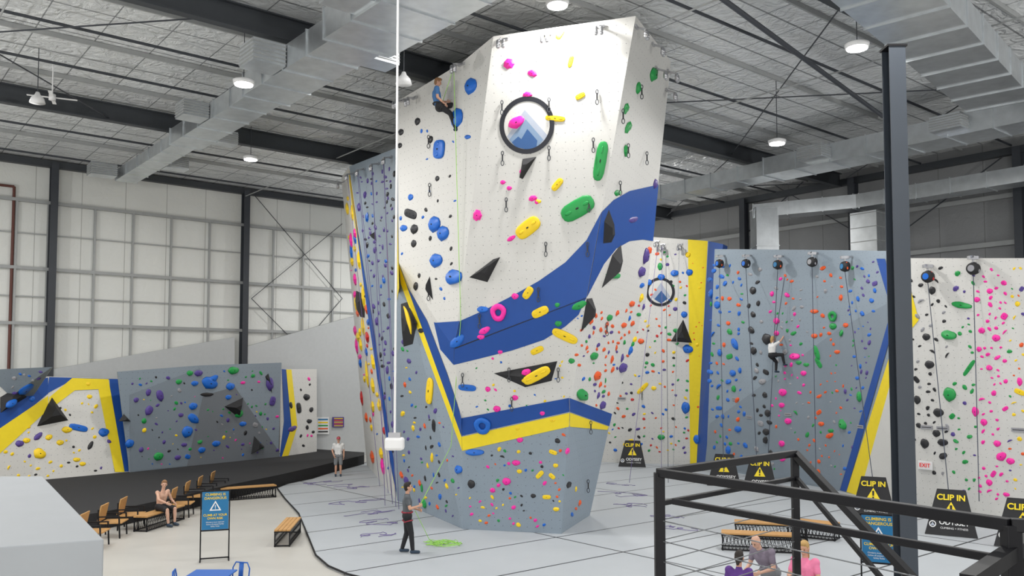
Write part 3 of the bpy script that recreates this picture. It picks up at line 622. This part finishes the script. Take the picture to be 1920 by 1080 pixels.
# ---------------------------------------------------------------- ropes
def rope(pts,m,label,r=.012,name='climbing_rope'):
    pts=[V(p) for p in pts]; o0=pts[0].copy(); o=MB().tube([p-o0 for p in pts],r,m,6).obj(name,smooth=True); o.location=o0; tag(o,label,'rope','climbing ropes'); return o
def hang(u0,v0,u1,v1,m,label,r=.01):
    a=hit(u0,v0)
    if not a:return
    p=a[0]+a[1]*.3; q_=aZ(u1,v1,.02)
    rope([p+(q_-p)*(i/8) for i in range(9)],m,label,r)
for u0,v0,u1,v1 in ((665,332,712,912),(684,326,728,925),(686,326,735,935),(711,316,736,945),(713,316,722,948),(735,304,742,950),(734,304,748,955)): hang(u0,v0,u1,v1,'ropeP','thin purple climbing rope hanging beside grey wall')
for u0,v0,u1,v1,m in ((1235,460,1180,905,'ropeP'),(1243,462,1240,895,'ropeP'),(1250,462,1253,905,'ropeB'),(1275,465,1262,890,'ropeW')): hang(u0,v0,u1,v1,m,'thin rope hanging down the white wall')
def strand(u,v,rad,m,label,n=46,seed=0):
    rnd=random.Random(seed); c=aZ(u,v,.012); ph=[rnd.random()*6 for _ in range(6)]; pts=[]
    for i in range(n):
        t=i*.22
        pts.append(c+V((rad*(math.sin(.5*t+ph[0])+.45*math.sin(1.9*t+ph[1])+.2*math.sin(3.7*t+ph[2])),rad*(.8*math.sin(.41*t+ph[3])+.5*math.cos(1.7*t+ph[4])+.15*math.sin(4.1*t+ph[5])),.004*(i%3))))
    o0=c.copy(); o=MB().tube([p-o0 for p in pts],.008,m,5).obj('rope_coil',smooth=True); o.location=o0; tag(o,label,'rope','loose floor ropes')
for i,(u,v,r) in enumerate(((650,912,.6),(668,940,.6),(695,962,.5),(718,978,.45),(605,905,.5),(708,1004,.35),(1168,926,.6),(1188,948,.4),(1275,990,.35),(1255,970,.35),(1160,908,.4))): strand(u,v,r,'ropeP','loose purple climbing rope trailing on grey padding',seed=i)
def coil(u,v,rad,n,m,label,z=0.015):
    c=aZ(u,v,z); pts=[]; rnd=random.Random(3)
    for i in range(n*14):
        a=i*2*math.pi/14; k=i/14; rr=rad*(.35+.6*abs(math.sin(k*1.3)))
        pts.append(c+V((math.cos(a)*rr+.22*math.sin(k*2.3)+rnd.uniform(-.03,.03),math.sin(a)*rr*.7+.2*math.cos(k*1.7)+rnd.uniform(-.03,.03),.01+.012*(i%5))))
    o0=c.copy(); o=MB().tube([p-o0 for p in pts],.008,m,5).obj('rope_coil',smooth=True); o.location=o0; tag(o,label,'rope','rope coils')
coil(828,1020,.36,11,'ropeG','bright green rope piled on grey padding')
# ---------------------------------------------------------------- auto belays
def belay(u,v,us,vs,c1,c2):
    r=hit(u,v+12)
    if not r:return
    l,n=r; n=V((n.x,n.y,0)).normalized(); p=onp(u,v,l,n)+n*.35
    e=empty('auto_belay',p); tag(e,'black round auto belay device with coloured handle on strap','auto belay','auto belays')
    t=V((-n.y,n.x,0))
    MB().tube([-n*.12,n*.0,n*.12],[.17,.2,.16],'vol',18).obj('housing',e,True)
    MB().tube([n*.12,n*.14],.1,c1,16).obj('cover',e)
    MB().box((0,0,.33),(.3,.1,.1),'chrome').bar(V((0,0,.3)),V((0,0,.15)),.05,.05,'chrome').bar(V((0,0,.36))-n*.5,V((0,0,.36))+n*.1,.08,.06,'chrome').obj('bracket',e)
    mb=MB().cap(t*.12+V((0,0,.12)),t*.18+V((0,0,-.1)),.035,.03,c2); mb.obj('handle',e,True)
    f=aZ(us,vs,.9)-p; MB().tube([V((0,0,-.2)),f],.013,'ropeB',5).obj('strap',e)
for u,v,us,vs,a_,b_ in ((1361,495,1357,888,'hblue','hor'),(1411,495,1420,880,'hblue','hgray'),(1471,497,1440,860,'signblue','hor'),(1536,492,1530,890,'hgray','hgray'),(1601,500,1638,910,'signblue','hor'),(1751,520,1780,935,'hblue','hred'),(1836,505,1836,940,'hgray','hgray')): belay(u,v,us,vs,a_,b_)
# ---------------------------------------------------------------- clip in gates
def clipin(u,v,s=1.0):
    p=aZ(u,v,0.0); e=empty('belay_gate',p); tag(e,'black trapezoid belay gate sign with yellow warning lettering','sign','belay gate signs')
    d=(CAM-p); d.z=0; d.normalize(); yaw=math.atan2(d.y,d.x)+math.pi/2-.12; e.rotation_euler=(0,0,yaw); e.scale=(s,s,s)
    tilt=.25
    def L(x,z,o=0): return V((x,tilt*z-o,z))
    MB().prism([L(-.66,0.01),L(.66,0.01),L(.36,1.25),L(-.36,1.25)],V((0,.03,0)),'vol').obj('panel',e)
    R=basis(V((1,0,0)),V((0,tilt,1)).normalized(),V((0,-1,tilt)).normalized(),L(0,1.03,.012))
    textmesh('lettering','CLIP IN',.22,R,'pyel',e,bold=.007)
    MB().prism([L(-.21,.56,.01),L(.21,.56,.01),L(0,.92,.01)],V((0,-.004,0)),'pyel').obj('warning_triangle',e)
    MB().prism([L(-.025,.68,.02),L(.025,.68,.02),L(.03,.83,.02),L(-.03,.83,.02)],V((0,-.004,0)),'vol').prism([L(-.025,.6,.02),L(.025,.6,.02),L(.025,.65,.02),L(-.025,.65,.02)],V((0,-.004,0)),'vol').obj('exclamation_mark',e)
    R.translation=L(.08,.36,.012); textmesh('lettering','ODYSSEY',.18,R,'pwhite',e,bold=.003)
    R.translation=L(.08,.21,.012); textmesh('lettering','CLIMBING + FITNESS',.075,R,'pwhite',e)
    pts=[];pi=[]
    for i in range(20):
        a=2*math.pi*i/20; pts.append(L(-.46+.09*math.cos(a),.3+.09*math.sin(a),.012)); pi.append(L(-.46+.065*math.cos(a),.3+.065*math.sin(a),.012))
    MB().add(pts+pi,[(i,(i+1)%20,(i+1)%20+20,i+20) for i in range(20)],'pwhite').poly([L(-.52,.26,.013),L(-.40,.26,.013),L(-.46,.35,.013)],'pale').obj('emblem',e)
for u,v in ((1185,876),(1357,912),(1424,922),(1637,972),(1783,1006),(1918,1030)): clipin(u,v)
l,n=hit(1737,872); e=empty('exit_sign',l+n*.06); tag(e,'white box exit sign with red letters on the wall','sign')
nn=V((n.x,n.y,0)).normalized(); t=V((-nn.y,nn.x,0))
if t.x<0:t=-t
up=V((0,0,1))
MB().bar(-t*.24,t*.24,.06,.27,'white').obj('box',e,bevel=.01)
textmesh('lettering','EXIT',.18,basis(t,up,t.cross(up),nn*.045),'exit',e,bold=.002)
for u,v in ((1378,748),(1405,782),(1478,777),(1614,800),(1768,803),(1738,801),(1910,806),(1166,747)):
    r=hit(u,v)
    if r:
        l,n=r; t=V((-n.y,n.x,0)).normalized(); t=t if t.x>0 else -t; o0=l+n*.02
        o=MB().bar(-t*.2,t*.2,.02,.12,'hgray').bar(-t*.16+n*.012,t*.16+n*.012,.005,.02,'vol').obj('route_plate'); o.location=o0; tag(o,'small grey route information plate on wall','plate','route plates')
for (x0,y0,x1,y1,k) in ((594,782,617,814,0),(624,782,645,801,1)):
    P=(AB(0,BWc-.6),-B); a_=onp(x0,y0,*P);b_=onp(x1,y0,*P);c_=onp(x1,y1,*P);d_=onp(x0,y1,*P)
    o0=(a_+c_)/2; e=empty('wall_poster',o0); tag(e,'small framed poster with coloured stripes on wall' if k else 'white rules poster with coloured text bars on wall','poster')
    MB().prism([a_-o0,b_-o0,c_-o0,d_-o0],B*.05,'white' if not k else 'hpur').obj('sheet',e)
    for i in range(5):
        z0=a_+(d_-a_)*(.1+i*.18)-o0; w_=(b_-a_); MB().poly([z0+w_*.1-B*.01,z0+w_*.9-B*.01,z0+w_*.9+(d_-a_)*.08-B*.01,z0+w_*.1+(d_-a_)*.08-B*.01],(['signblue','hyel','hgreen','hor','vol'][i] if not k else ('hor' if i%2 else 'hyel'))).obj('printed_bar',e)
# ---------------------------------------------------------------- near column
p=aY(1692,800,15.5)
e=empty('steel_column',(p.x,p.y,ZC)); tag(e,'free-standing dark blue-grey steel column with cap plate','column')
H_=aY(1673,92,15.5).z-ZC
M['csteel']=mat('column_paint',(0.045,0.055,0.07),0.45,0,0.08,2)
MB().box((0,-.15,H_/2),(.3,.02,H_),'csteel').box((0,.15,H_/2),(.3,.02,H_),'csteel').box((0,0,H_/2),(.02,.29,H_),'csteel').obj('shaft',e)
MB().box((0,0,H_+.015),(.36,.36,.04),'black').box((0,0,.02),(.4,.4,.04),'black').obj('plate',e)
p=aY(740,832,10); e=empty('hanging_fixture',p); tag(e,'white box fixture hanging from a long white pole','fixture')
MB().box((0,0,0),(.22,.15,.15),'white').obj('housing',e,bevel=.03); MB().box((0,0,.1),(.14,.1,.06),'chrome').obj('bracket',e)
MB().tube([(0,0,.12),(0,0,cz(p.dot(B))-p.z)],.014,'white',8).obj('pole',e)
# ---------------------------------------------------------------- railing and parapet (mezzanine)
RZ=4.08
def rz(u,v,z=RZ): return aZ(u,v,z)
R0=rz(1236,886);R1=rz(1490,850);R2=rz(1895,984)
e=empty('guard_railing',V((R0.x,R0.y,3))); tag(e,'black steel guard railing with horizontal steel cables','railing')
o0=V((R0.x,R0.y,3))
def rb(a,b,w,h,m,name): return MB().bar(a-o0,b-o0,w,h,m).obj(name,e,bevel=.003)
dn=V((0,0,1))
rb(R0,R2,.036,.034,'black','top_rail'); rb(R0,R1,.036,.034,'black','top_rail')
rb(R0,V((R0.x,R0.y,3)),.042,.042,'black','post'); rb(R2,V((R2.x,R2.y,3)),.042,.042,'black','post')
rb(R0-dn*.13,R1-dn*.13,.022,.022,'black','mid_rail')
R2m=R2-dn*.1; rb(R0-dn*.11+(R2-R0)*.06,R2m,.022,.024,'black','mid_rail')
R3=R2+V((.75,-.28,0)); rb(R2,R3,.036,.036,'black','top_rail')
R4=aY(1735,1110,3.6); rb(R1,R4,.036,.036,'black','top_rail')
rb(R1-dn*.12,R4-dn*.16,.022,.022,'black','mid_rail'); rb(R1,R1-dn*1.08,.036,.036,'black','post')
for i in range(9):
    z=.2+i*.085
    for (a,b) in((R0,R2),(R0,R1)):
        MB().tube([a-dn*z-o0,b-dn*z-o0],.0026,'cable',6).obj('cable',e)
hl=V((0.95,1.75,3.9)); hr=empty('handrail',hl); tag(hr,'black steel stair handrail sloping down','handrail')
q1=aY(1815,1092,2.2);q2=aY(1935,1010,2.5); MB().bar(q1-hl,q2-hl,.04,.04,'black').obj('rail_tube',hr)
MB().bar(q2-hl,V((q2.x,q2.y,3.0))-hl,.04,.04,'black').obj('post',hr)
pz=4.06
P=[aZ(-60,893,pz),aZ(80,893,pz),aZ(195,1011,pz),aZ(-60,1030,pz)]
o=MB().prism(P,V((0,0,-1.06)),'parapet').obj('half_wall',bevel=.004); tag(o,'pale grey painted half wall with flat top','half wall')
o=MB().prism([V((-4,4.7,3)),V((3.6,4.7,3)),V((3.6,-4,3)),V((-4,-4,3))],V((0,0,-.25)),'conc').obj('mezzanine_slab'); tag(o,'concrete mezzanine slab beneath the railing','mezzanine')
# ---------------------------------------------------------------- furniture
def chair(u,v,yaw):
    p=aZ(u,v,ZC); e=empty('lounge_chair',p,yaw); tag(e,'plywood lounge chair with black metal frame by the pad','chair','plywood chairs')
    MB().box((0,.02,.42),(.66,.58,.04),'wood').obj('seat',e,bevel=.01)
    MB().box((0,-.28,.68),(.66,.035,.46),'wood',Matrix.Rotation(-.2,3,'X')).obj('backrest',e,bevel=.01)
    for x in(-.33,.33):
        MB().bar((x,.27,0),(x,.24,.6),.035,.035,'black').obj('leg',e); MB().bar((x,-.3,0),(x,-.3,.8),.035,.035,'black').obj('leg',e)
        MB().box((x,-.02,.6),(.04,.56,.03),'black').obj('armrest',e)
for u,v in ((176,1026),(212,1006),(247,991),(342,968),(366,953),(389,941),(412,930)): chair(u,v,-math.pi/2+.15)
def bench(u,v,yaw,L_,W=.42,H=.45):
    p=aZ(u,v,ZC if u<600 else 0); e=empty('bench',p,yaw); tag(e,'slatted wooden bench with black metal frame','bench','wooden benches')
    mb=MB()
    for i in range(4): mb.box((0,-W/2+W*(i+.5)/4,H-.02),(L_,W/4-.012,.04),'wood')
    mb.obj('seat',e)
    mb=MB()
    for x in(-L_/2+.03,L_/2-.03):
        for y in(-W/2+.02,W/2-.02): mb.bar((x,y,0),(x,y,H-.04),.03,.03,'black')
        mb.bar((x,-W/2,.03),(x,W/2,.03),.03,.03,'black').bar((x,-W/2,H-.06),(x,W/2,H-.06),.03,.03,'black')
    for y in(-W/2+.02,W/2-.02):
        mb.bar((-L_/2,y,.03),(L_/2,y,.03),.03,.03,'black').bar((-L_/2,y,H-.06),(L_/2,y,H-.06),.03,.03,'black')
        k=int(L_/.09)
        for i in range(k): mb.bar((-L_/2+i*L_/k,y,.03),(-L_/2+(i+1)*L_/k,y,H-.06),.006,.012,'black').bar((-L_/2+i*L_/k,y,H-.06),(-L_/2+(i+1)*L_/k,y,.03),.006,.012,'black')
    mb.obj('frame',e)
    return e
bench(300,985,math.pi/2-.12,2.2); bench(540,1012,math.pi/2+.1,2.0); bench(464,935,.55,2.0)
bench(1425,1032,-.25,1.9,.5);bench(1445,1010,-.25,1.9,.5); bench(1525,1008,-.6,1.3,.5)
def signstand(u,v,s=1):
    p=aZ(u,v,ZC if u<600 else 0); d=CAM-p; yaw=math.atan2(d.y,d.x)+math.pi/2
    e=empty('sign_stand',p,yaw); tag(e,'blue safety warning sign on tall black metal stand','sign'); e.scale=(s,s,s)
    fr=MB()
    for x in(-.33,.33): fr.bar((x,0,0),(x,0,1.68),.03,.03,'black').bar((x,-.22,.015),(x,.22,.015),.03,.03,'black')
    fr.bar((-.33,0,1.68),(.33,0,1.68),.03,.03,'black').bar((-.33,0,.72),(.33,0,.72),.03,.03,'black').bar((-.33,0,.05),(.33,0,.05),.03,.03,'black').obj('frame',e)
    MB().box((0,0,1.2),(.62,.02,.92),'signblue').obj('panel',e)
    R=lambda z:basis(V((1,0,0)),V((0,0,1)),V((0,-1,0)),V((0,-.014,z)))
    for t,z,sz in(('CLIMBING IS',1.59,.085),('DANGEROUS',1.50,.085),('CLIMB AT YOUR',1.09,.075),('OWN RISK',1.01,.075)): textmesh('lettering',t,sz,R(z),'hyel',e,bold=.001)
    for t,z in(('Climbers must read and',.92),('follow all posted facility',.87),('Safety Rules',.82)): textmesh('lettering',t,.043,R(z),'pwhite',e)
    MB().add([V((-.14,-.014,1.2)),V((.14,-.014,1.2)),V((0,-.014,1.44)),V((-.09,-.014,1.225)),V((.09,-.014,1.225)),V((0,-.014,1.39))],[(0,1,4,3),(1,2,5,4),(2,0,3,5)],'pwhite').box((0,-.014,1.3),(.016,.004,.07),'pwhite').box((0,-.014,1.245),(.016,.004,.016),'pwhite').obj('warning_triangle',e)
signstand(402,1050); signstand(1650,1125,1.0)
p=aZ(393,1076,.72); e=empty('cafe_table',(p.x,p.y,ZC)); tag(e,'bright blue metal cafe table','table')
MB().box((0,0,.76),(.8,.8,.03),'blueplast').obj('tabletop',e,bevel=.01)
for x in(-.3,.3):
    for y in(-.3,.3): MB().bar((x,y,0),(x*.95,y*.95,.75),.035,.035,'blueplast').obj('leg',e)
def bchair(x,y,yaw):
    e=empty('metal_chair',(x,y,ZC),yaw); tag(e,'bright blue metal cafe chair at the table','chair','blue metal chairs')
    MB().box((0,0,.45),(.38,.38,.02),'blueplast').obj('seat',e,bevel=.008)
    for a in(-.17,.17):
        for b in(-.17,.17): MB().bar((a*1.15,b*1.15,0),(a,b,.45),.025,.025,'blueplast').obj('leg',e)
    mb=MB(); pts=[V((-.18,-.18,.45)),V((-.19,-.21,.72)),V((-.13,-.22,.83)),V((.13,-.22,.83)),V((.19,-.21,.72)),V((.18,-.18,.45))]; mb.tube(pts,.014,'blueplast',8).bar((0,-.18,.45),(0,-.22,.83),.1,.01,'blueplast'); mb.obj('backrest',e,True)
bchair(p.x-.48,p.y+.1,-math.pi/2+.2); bchair(p.x+.3,p.y+.55,math.pi-.3)
# ---------------------------------------------------------------- people
def person(loc,yaw,J,label,shirt=None,pant='pantB',long=True,hair='hairD',skin='skin',hairlen=0,cap=None,scale=1.0,harness=None,shoe='shoe',curl=.5,headpx=None):
    d=dict(hip=(0,0,.93),waist=(0,0,1.08),chest=(0,0,1.28),neck=(0,0,1.46),head=(0,.03,1.63),look=(0,1,0),
      knR=(.1,.02,.5),anR=(.11,0,.08),knL=(-.1,.02,.5),anL=(-.11,0,.08),shR=(.18,0,1.40),shL=(-.18,0,1.40),elR=(.24,-.02,1.12),elL=(-.24,-.02,1.12),wrR=(.24,.07,.88),wrL=(-.24,.07,.88),ftR=(0,1,0),ftL=(0,1,0)); d.update(J)
    d={k:V(v) for k,v in d.items()}
    if headpx:
        hz=d['head']*scale; w_=aZ(headpx[0],headpx[1],hz.z); ro=Matrix.Rotation(yaw,3,'Z')@V((hz.x,hz.y,0)); loc=V((w_.x-ro.x,w_.y-ro.y,0))
    sp=(d['shR']-d['shL']).normalized(); hipx=sp*.09
    def torso(mb,e,m):
        mb.cap(d['hip']-hipx,d['hip']+hipx,.105+e,.105+e,m)
        for s in(-1,1):
            mb.cap(d['hip']+hipx*.6*s,d['waist']+sp*.055*s,.1+e,.09+e,m); mb.cap(d['waist']+sp*.055*s,d['chest']+sp*.075*s,.09+e,.105+e,m)
            mb.cap(d['chest']+sp*.07*s,d['shR' if s>0 else 'shL'],.09+e,.062+e,m)
        mb.cap(d['chest'],d['neck'],.1+e,.05+e*.3,m)
    mb=MB(); torso(mb,0,skin); mb.cap(d['neck'],d['head'],.052,.05,skin)
    upv=(d['head']-d['neck']).normalized(); f=d['look'].normalized(); f=(f-upv*f.dot(upv)*.6).normalized(); rx=f.cross(upv).normalized(); upv=rx.cross(f)
    hd=d['head']
    mb.ell(hd+upv*.02,(rx*.076,f*.096,upv*.108),skin); mb.ell(hd-upv*.05+f*.025,(rx*.055,f*.06,upv*.065),skin)
    mb.ell(hd+f*.098-upv*.012,(rx*.014,f*.02,upv*.024),skin)
    mb.ell(hd+f*.08-upv*.062,(rx*.024,f*.014,upv*.009),skin)
    for s in(-1,1): mb.ell(hd+rx*.078*s-f*.005,(rx*.012,f*.022,upv*.032),skin)
    for S,s in(('R',1),('L',-1)):
        mb.cap(d['sh'+S],d['el'+S],.05,.04,skin); mb.cap(d['el'+S],d['wr'+S],.04,.026,skin)
        mb.cap(d['hip']+hipx*s,d['kn'+S],.085,.055,skin); mid=d['kn'+S].lerp(d['an'+S],.3); mb.cap(d['kn'+S],mid,.052,.055,skin).cap(mid,d['an'+S],.055,.035,skin)
        ft=d['ft'+S].normalized(); mb.cap(d['an'+S]-V((0,0,.03)),d['an'+S]-V((0,0,.035))+ft*.14,.036,.03,skin)
        hdv=(d['wr'+S]-d['el'+S]).normalized(); n=hdv.cross(V((0,0,1))); n=n.normalized() if n.length>.1 else V((-s,0,0)); 
        if n.dot(V((-s,0,0)))<0: n=-n
        sd=hdv.cross(n).normalized(); 
        if sd.dot(V((0,1,.3)))<0: sd=-sd
        w=d['wr'+S]; mb.ell(w+hdv*.05,(hdv*.055,sd*.041,n*.017),skin)
        for i,ln in enumerate((.034,.038,.036,.028)):
            p=w+hdv*.09+sd*(.03-.02*i)
            for k in range(3):
                a=curl*(.5+.8*k); dv=hdv*math.cos(a)+n*math.sin(a); q_=p+dv*ln*(1-.18*k)
                mb.cap(p,q_,.0098-.0008*k,.009-.0008*k,skin); p=q_
        p=w+hdv*.025+sd*.032; q_=p+(hdv*.6+sd*.7+n*.35).normalized()*.04; mb.cap(p,q_,.013,.011,skin); mb.cap(q_,q_+(hdv*.85+n*.5).normalized()*.032,.011,.009,skin)
    root=mb.obj('person'); root.location=loc; root.rotation_euler=(0,0,yaw); root.scale=(scale,)*3; tag(root,label,'person')
    def rem(o,vx):
        r=o.modifiers.new('r','REMESH'); r.mode='VOXEL'; r.voxel_size=vx; r.use_smooth_shade=True
        s=o.modifiers.new('s','SMOOTH'); s.factor=.5; s.iterations=2
    rem(root,.0065)
    for s in(-1,1):
        MB().ell(hd+f*.088+rx*.03*s+upv*.012,(rx*.011,f*.01,upv*.007),'hairD').obj('eye',root,True)
        MB().cap(hd+f*.09+rx*.018*s+upv*.032,hd+f*.083+rx*.045*s+upv*.03,.004,.004,hair if hair else 'hairB').obj('eyebrow',root,True)
    if hair:
        hb=MB().ell(hd+upv*.045-f*.018,(rx*.086,f*.1,upv*.1),hair).ell(hd+upv*.0-f*.045,(rx*.08,f*.065,upv*.09),hair)
        hb.ell(hd+upv*.105+f*.04,(rx*.065,f*.05,upv*.04),hair)
        if hairlen: hb.cap(hd-f*.08,hd-f*.11-upv*hairlen,.055,.03,hair)
        rem(hb.obj('hair',root),.01)
    if cap:
        cb=MB().ell(hd+upv*.07-f*.005,(rx*.088,f*.108,upv*.08),cap).ell(hd+upv*.07+f*.12,(rx*.065,f*.075,upv*.012),cap); rem(cb.obj('cap',root),.009)
    if shirt:
        sb=MB(); torso(sb,.02,shirt)
        for S in'RL': sb.cap(d['sh'+S],d['sh'+S].lerp(d['el'+S],.6),.066,.058,shirt)
        rem(sb.obj('shirt',root),.012)
    pb=MB().cap(d['hip']-hipx,d['hip']+hipx,.128,.128,pant)
    for S,s in(('R',1),('L',-1)):
        if long: pb.cap(d['hip']+hipx*s,d['kn'+S],.104,.072,pant).cap(d['kn'+S],d['kn'+S].lerp(d['an'+S],.93),.07,.052,pant)
        else: pb.cap(d['hip']+hipx*s,d['hip'].lerp(d['kn'+S],.85)+hipx*s*.3,.106,.088,pant)
    rem(pb.obj('trousers' if long else 'shorts',root),.012)
    if shoe:
        for S in'RL':
            ft=d['ft'+S].normalized(); a=d['an'+S]
            shb=MB().cap(a-V((0,0,.03))-ft*.03,a-V((0,0,.04))+ft*.15,.046,.038,shoe).cap(a,a-V((0,0,.02)),.045,.046,shoe); rem(shb.obj('shoe',root),.009)
    if harness:
        hb=MB(); c=d['waist']-V((0,0,.06)); fy=V((0,0,1)).cross(sp).normalized()
        hb.tube([c+sp*.165*math.cos(t*math.pi/8)+fy*.13*math.sin(t*math.pi/8) for t in range(17)],.022,harness,6)
        for S,s in(('R',1),('L',-1)):
            m_=(d['hip']+hipx*s).lerp(d['kn'+S],.3); ax=(d['kn'+S]-d['hip']).normalized(); x_=ax.orthogonal().normalized(); y_=ax.cross(x_)
            hb.tube([m_+(x_*math.cos(t*math.pi/6)+y_*math.sin(t*math.pi/6))*.108 for t in range(13)],.016,harness,6)
        hb.obj('harness',root,True)
    return root
bp=aZ(763,1037,0.0)
person(bp,-math.pi/2+.15,dict(elR=(.27,.06,1.14),wrR=(.13,.28,1.18),elL=(-.25,.02,1.12),wrL=(-.12,.27,1.06),look=(0,1,.45),head=(0,.02,1.63),knR=(.1,.1,.5),anR=(.12,.14,.085),knL=(-.1,.0,.5),anL=(-.12,-.12,.085)),'person in dark grey t-shirt and black trousers belaying with green rope',shirt='tgray',harness='harn',curl=1.0)
r=hit(830,205); cp=aY(824,200,r[0].y-.5)
person(cp,-math.pi/2+.1,dict(hip=(0,0,0),waist=(0,-.05,.14),chest=(0,-.09,.34),neck=(0,-.08,.52),head=(0,-.05,.69),shR=(.18,-.08,.46),shL=(-.18,-.08,.46),look=(0,1,-.5),elR=(.24,-.06,.2),wrR=(.14,.13,.05),elL=(-.24,-.02,.22),wrL=(-.1,.2,.18),knR=(.12,.3,-.22),anR=(.1,.46,-.64),knL=(-.1,.4,.1),anL=(-.1,.72,-.2),ftR=(0,1,.1),ftL=(0,.8,.6)),'climber in blue t-shirt and black trousers hanging on a rope',shirt='tblue',hair='hairB',harness='vol',curl=.8)
person(aZ(634,893,0.0),math.pi+.2,dict(wrR=(.2,.14,.95),elR=(.27,-.03,1.14)),'person in white t-shirt, grey shorts and pink cap standing',shirt='twhite',pant='shortG',long=False,hair='hairB',cap='capp',scale=.98)
sb_=aZ(302,985,ZC)
person(sb_+V((0,0,.45)),-math.pi/2-.5,dict(hip=(0,0,.1),waist=(0,-.02,.24),chest=(0,.02,.44),neck=(0,.06,.61),head=(0,.1,.77),shR=(.19,.04,.55),shL=(-.19,.04,.55),elR=(.26,.2,.36),wrR=(.17,.4,.27),elL=(-.3,.06,.3),wrL=(-.26,.26,.2),knR=(.14,.42,.06),anR=(.12,.46,-.36),knL=(-.14,.42,.06),anL=(-.14,.42,-.36),look=(.5,.8,0)),'shirtless person in black shorts sitting on a wooden bench',shirt=None,long=False,hair='hairB',skin='skin2')
l,n=hit(1455,672); nh=V((n.x,n.y,0)).normalized(); yw=math.atan2(-nh.y,-nh.x)-math.pi/2
c2p=aY(1450,666,l.y-.42)
person(c2p,yw,dict(hip=(0,-.06,0),waist=(0,-.07,.14),chest=(-.02,-.05,.34),neck=(-.02,0,.53),head=(-.04,.04,.7),shR=(.16,0,.47),shL=(-.2,0,.44),elR=(.3,.16,.62),wrR=(.3,.36,.86),elL=(-.34,.1,.26),wrL=(-.34,.36,.42),knR=(.34,.2,.02),anR=(.36,.28,-.38),knL=(-.08,.22,-.3),anL=(-.04,.16,-.68),look=(.2,1,.3)),'climber in white t-shirt and black trousers on the grey wall',shirt='twhite',hair='hairY',hairlen=.14,harness='vol',curl=.9,scale=.95)
rope([c2p+V((0,-.1,.05)),c2p+V((.1,-.15,1.0)),aY(1471,520,l.y-1.2)],'ropeB','dark strap running from climber up to auto belay')
person(None,math.pi/2+.6,dict(waist=(0,.05,1.06),chest=(0,.16,1.22),neck=(0,.28,1.36),head=(0,.36,1.5),shR=(.19,.2,1.33),shL=(-.19,.2,1.33),elR=(.28,.2,1.05),wrR=(.2,.42,.98),elL=(-.26,.22,1.06),wrL=(-.16,.44,1.0),look=(0,.8,-.7)),'person with shaved head in mauve t-shirt leaning forward',shirt='tmauve',hair=None,skin='skin2',pant='shortG',headpx=(1418,1016))
person(None,-.5,dict(elR=(.25,.06,1.12),wrR=(.16,.25,1.05)),'person in purple t-shirt with dark hair standing near bench',shirt='tpurp',hair='hairD',hairlen=.1,scale=.9,headpx=(1386,1046))
person(None,math.pi/2+.9,dict(elR=(.26,.08,1.14),wrR=(.1,.26,1.12),elL=(-.26,.08,1.14),wrL=(-.08,.26,1.06),look=(0,1,-.5)),'person in pink t-shirt with long blonde hair looking down',shirt='tpink',hair='hairY',hairlen=.22,scale=.96,headpx=(1508,1028))
tp=hit(867,130); tp=tp[0]+tp[1]*.3
w1_=bp+V((.3,0,1.15))
mid=hit(852,835); mid=mid[0]+mid[1]*.12
m2=hit(866,600); m2=m2[0]+m2[1]*.1
rope([tp,m2,mid,w1_],'ropeG','green climbing rope from tower anchor to belayer',.009)
rope([cp+V((.1,-.05,.15)),tp],'ropeG','green climbing rope from climber to anchor',.009)
g=aZ(815,1018,.02); rope([w1_-V((.1,0,.1)),w1_+V((.25,0,-.8)),g],'ropeG','green slack rope from belayer to pile',.008)
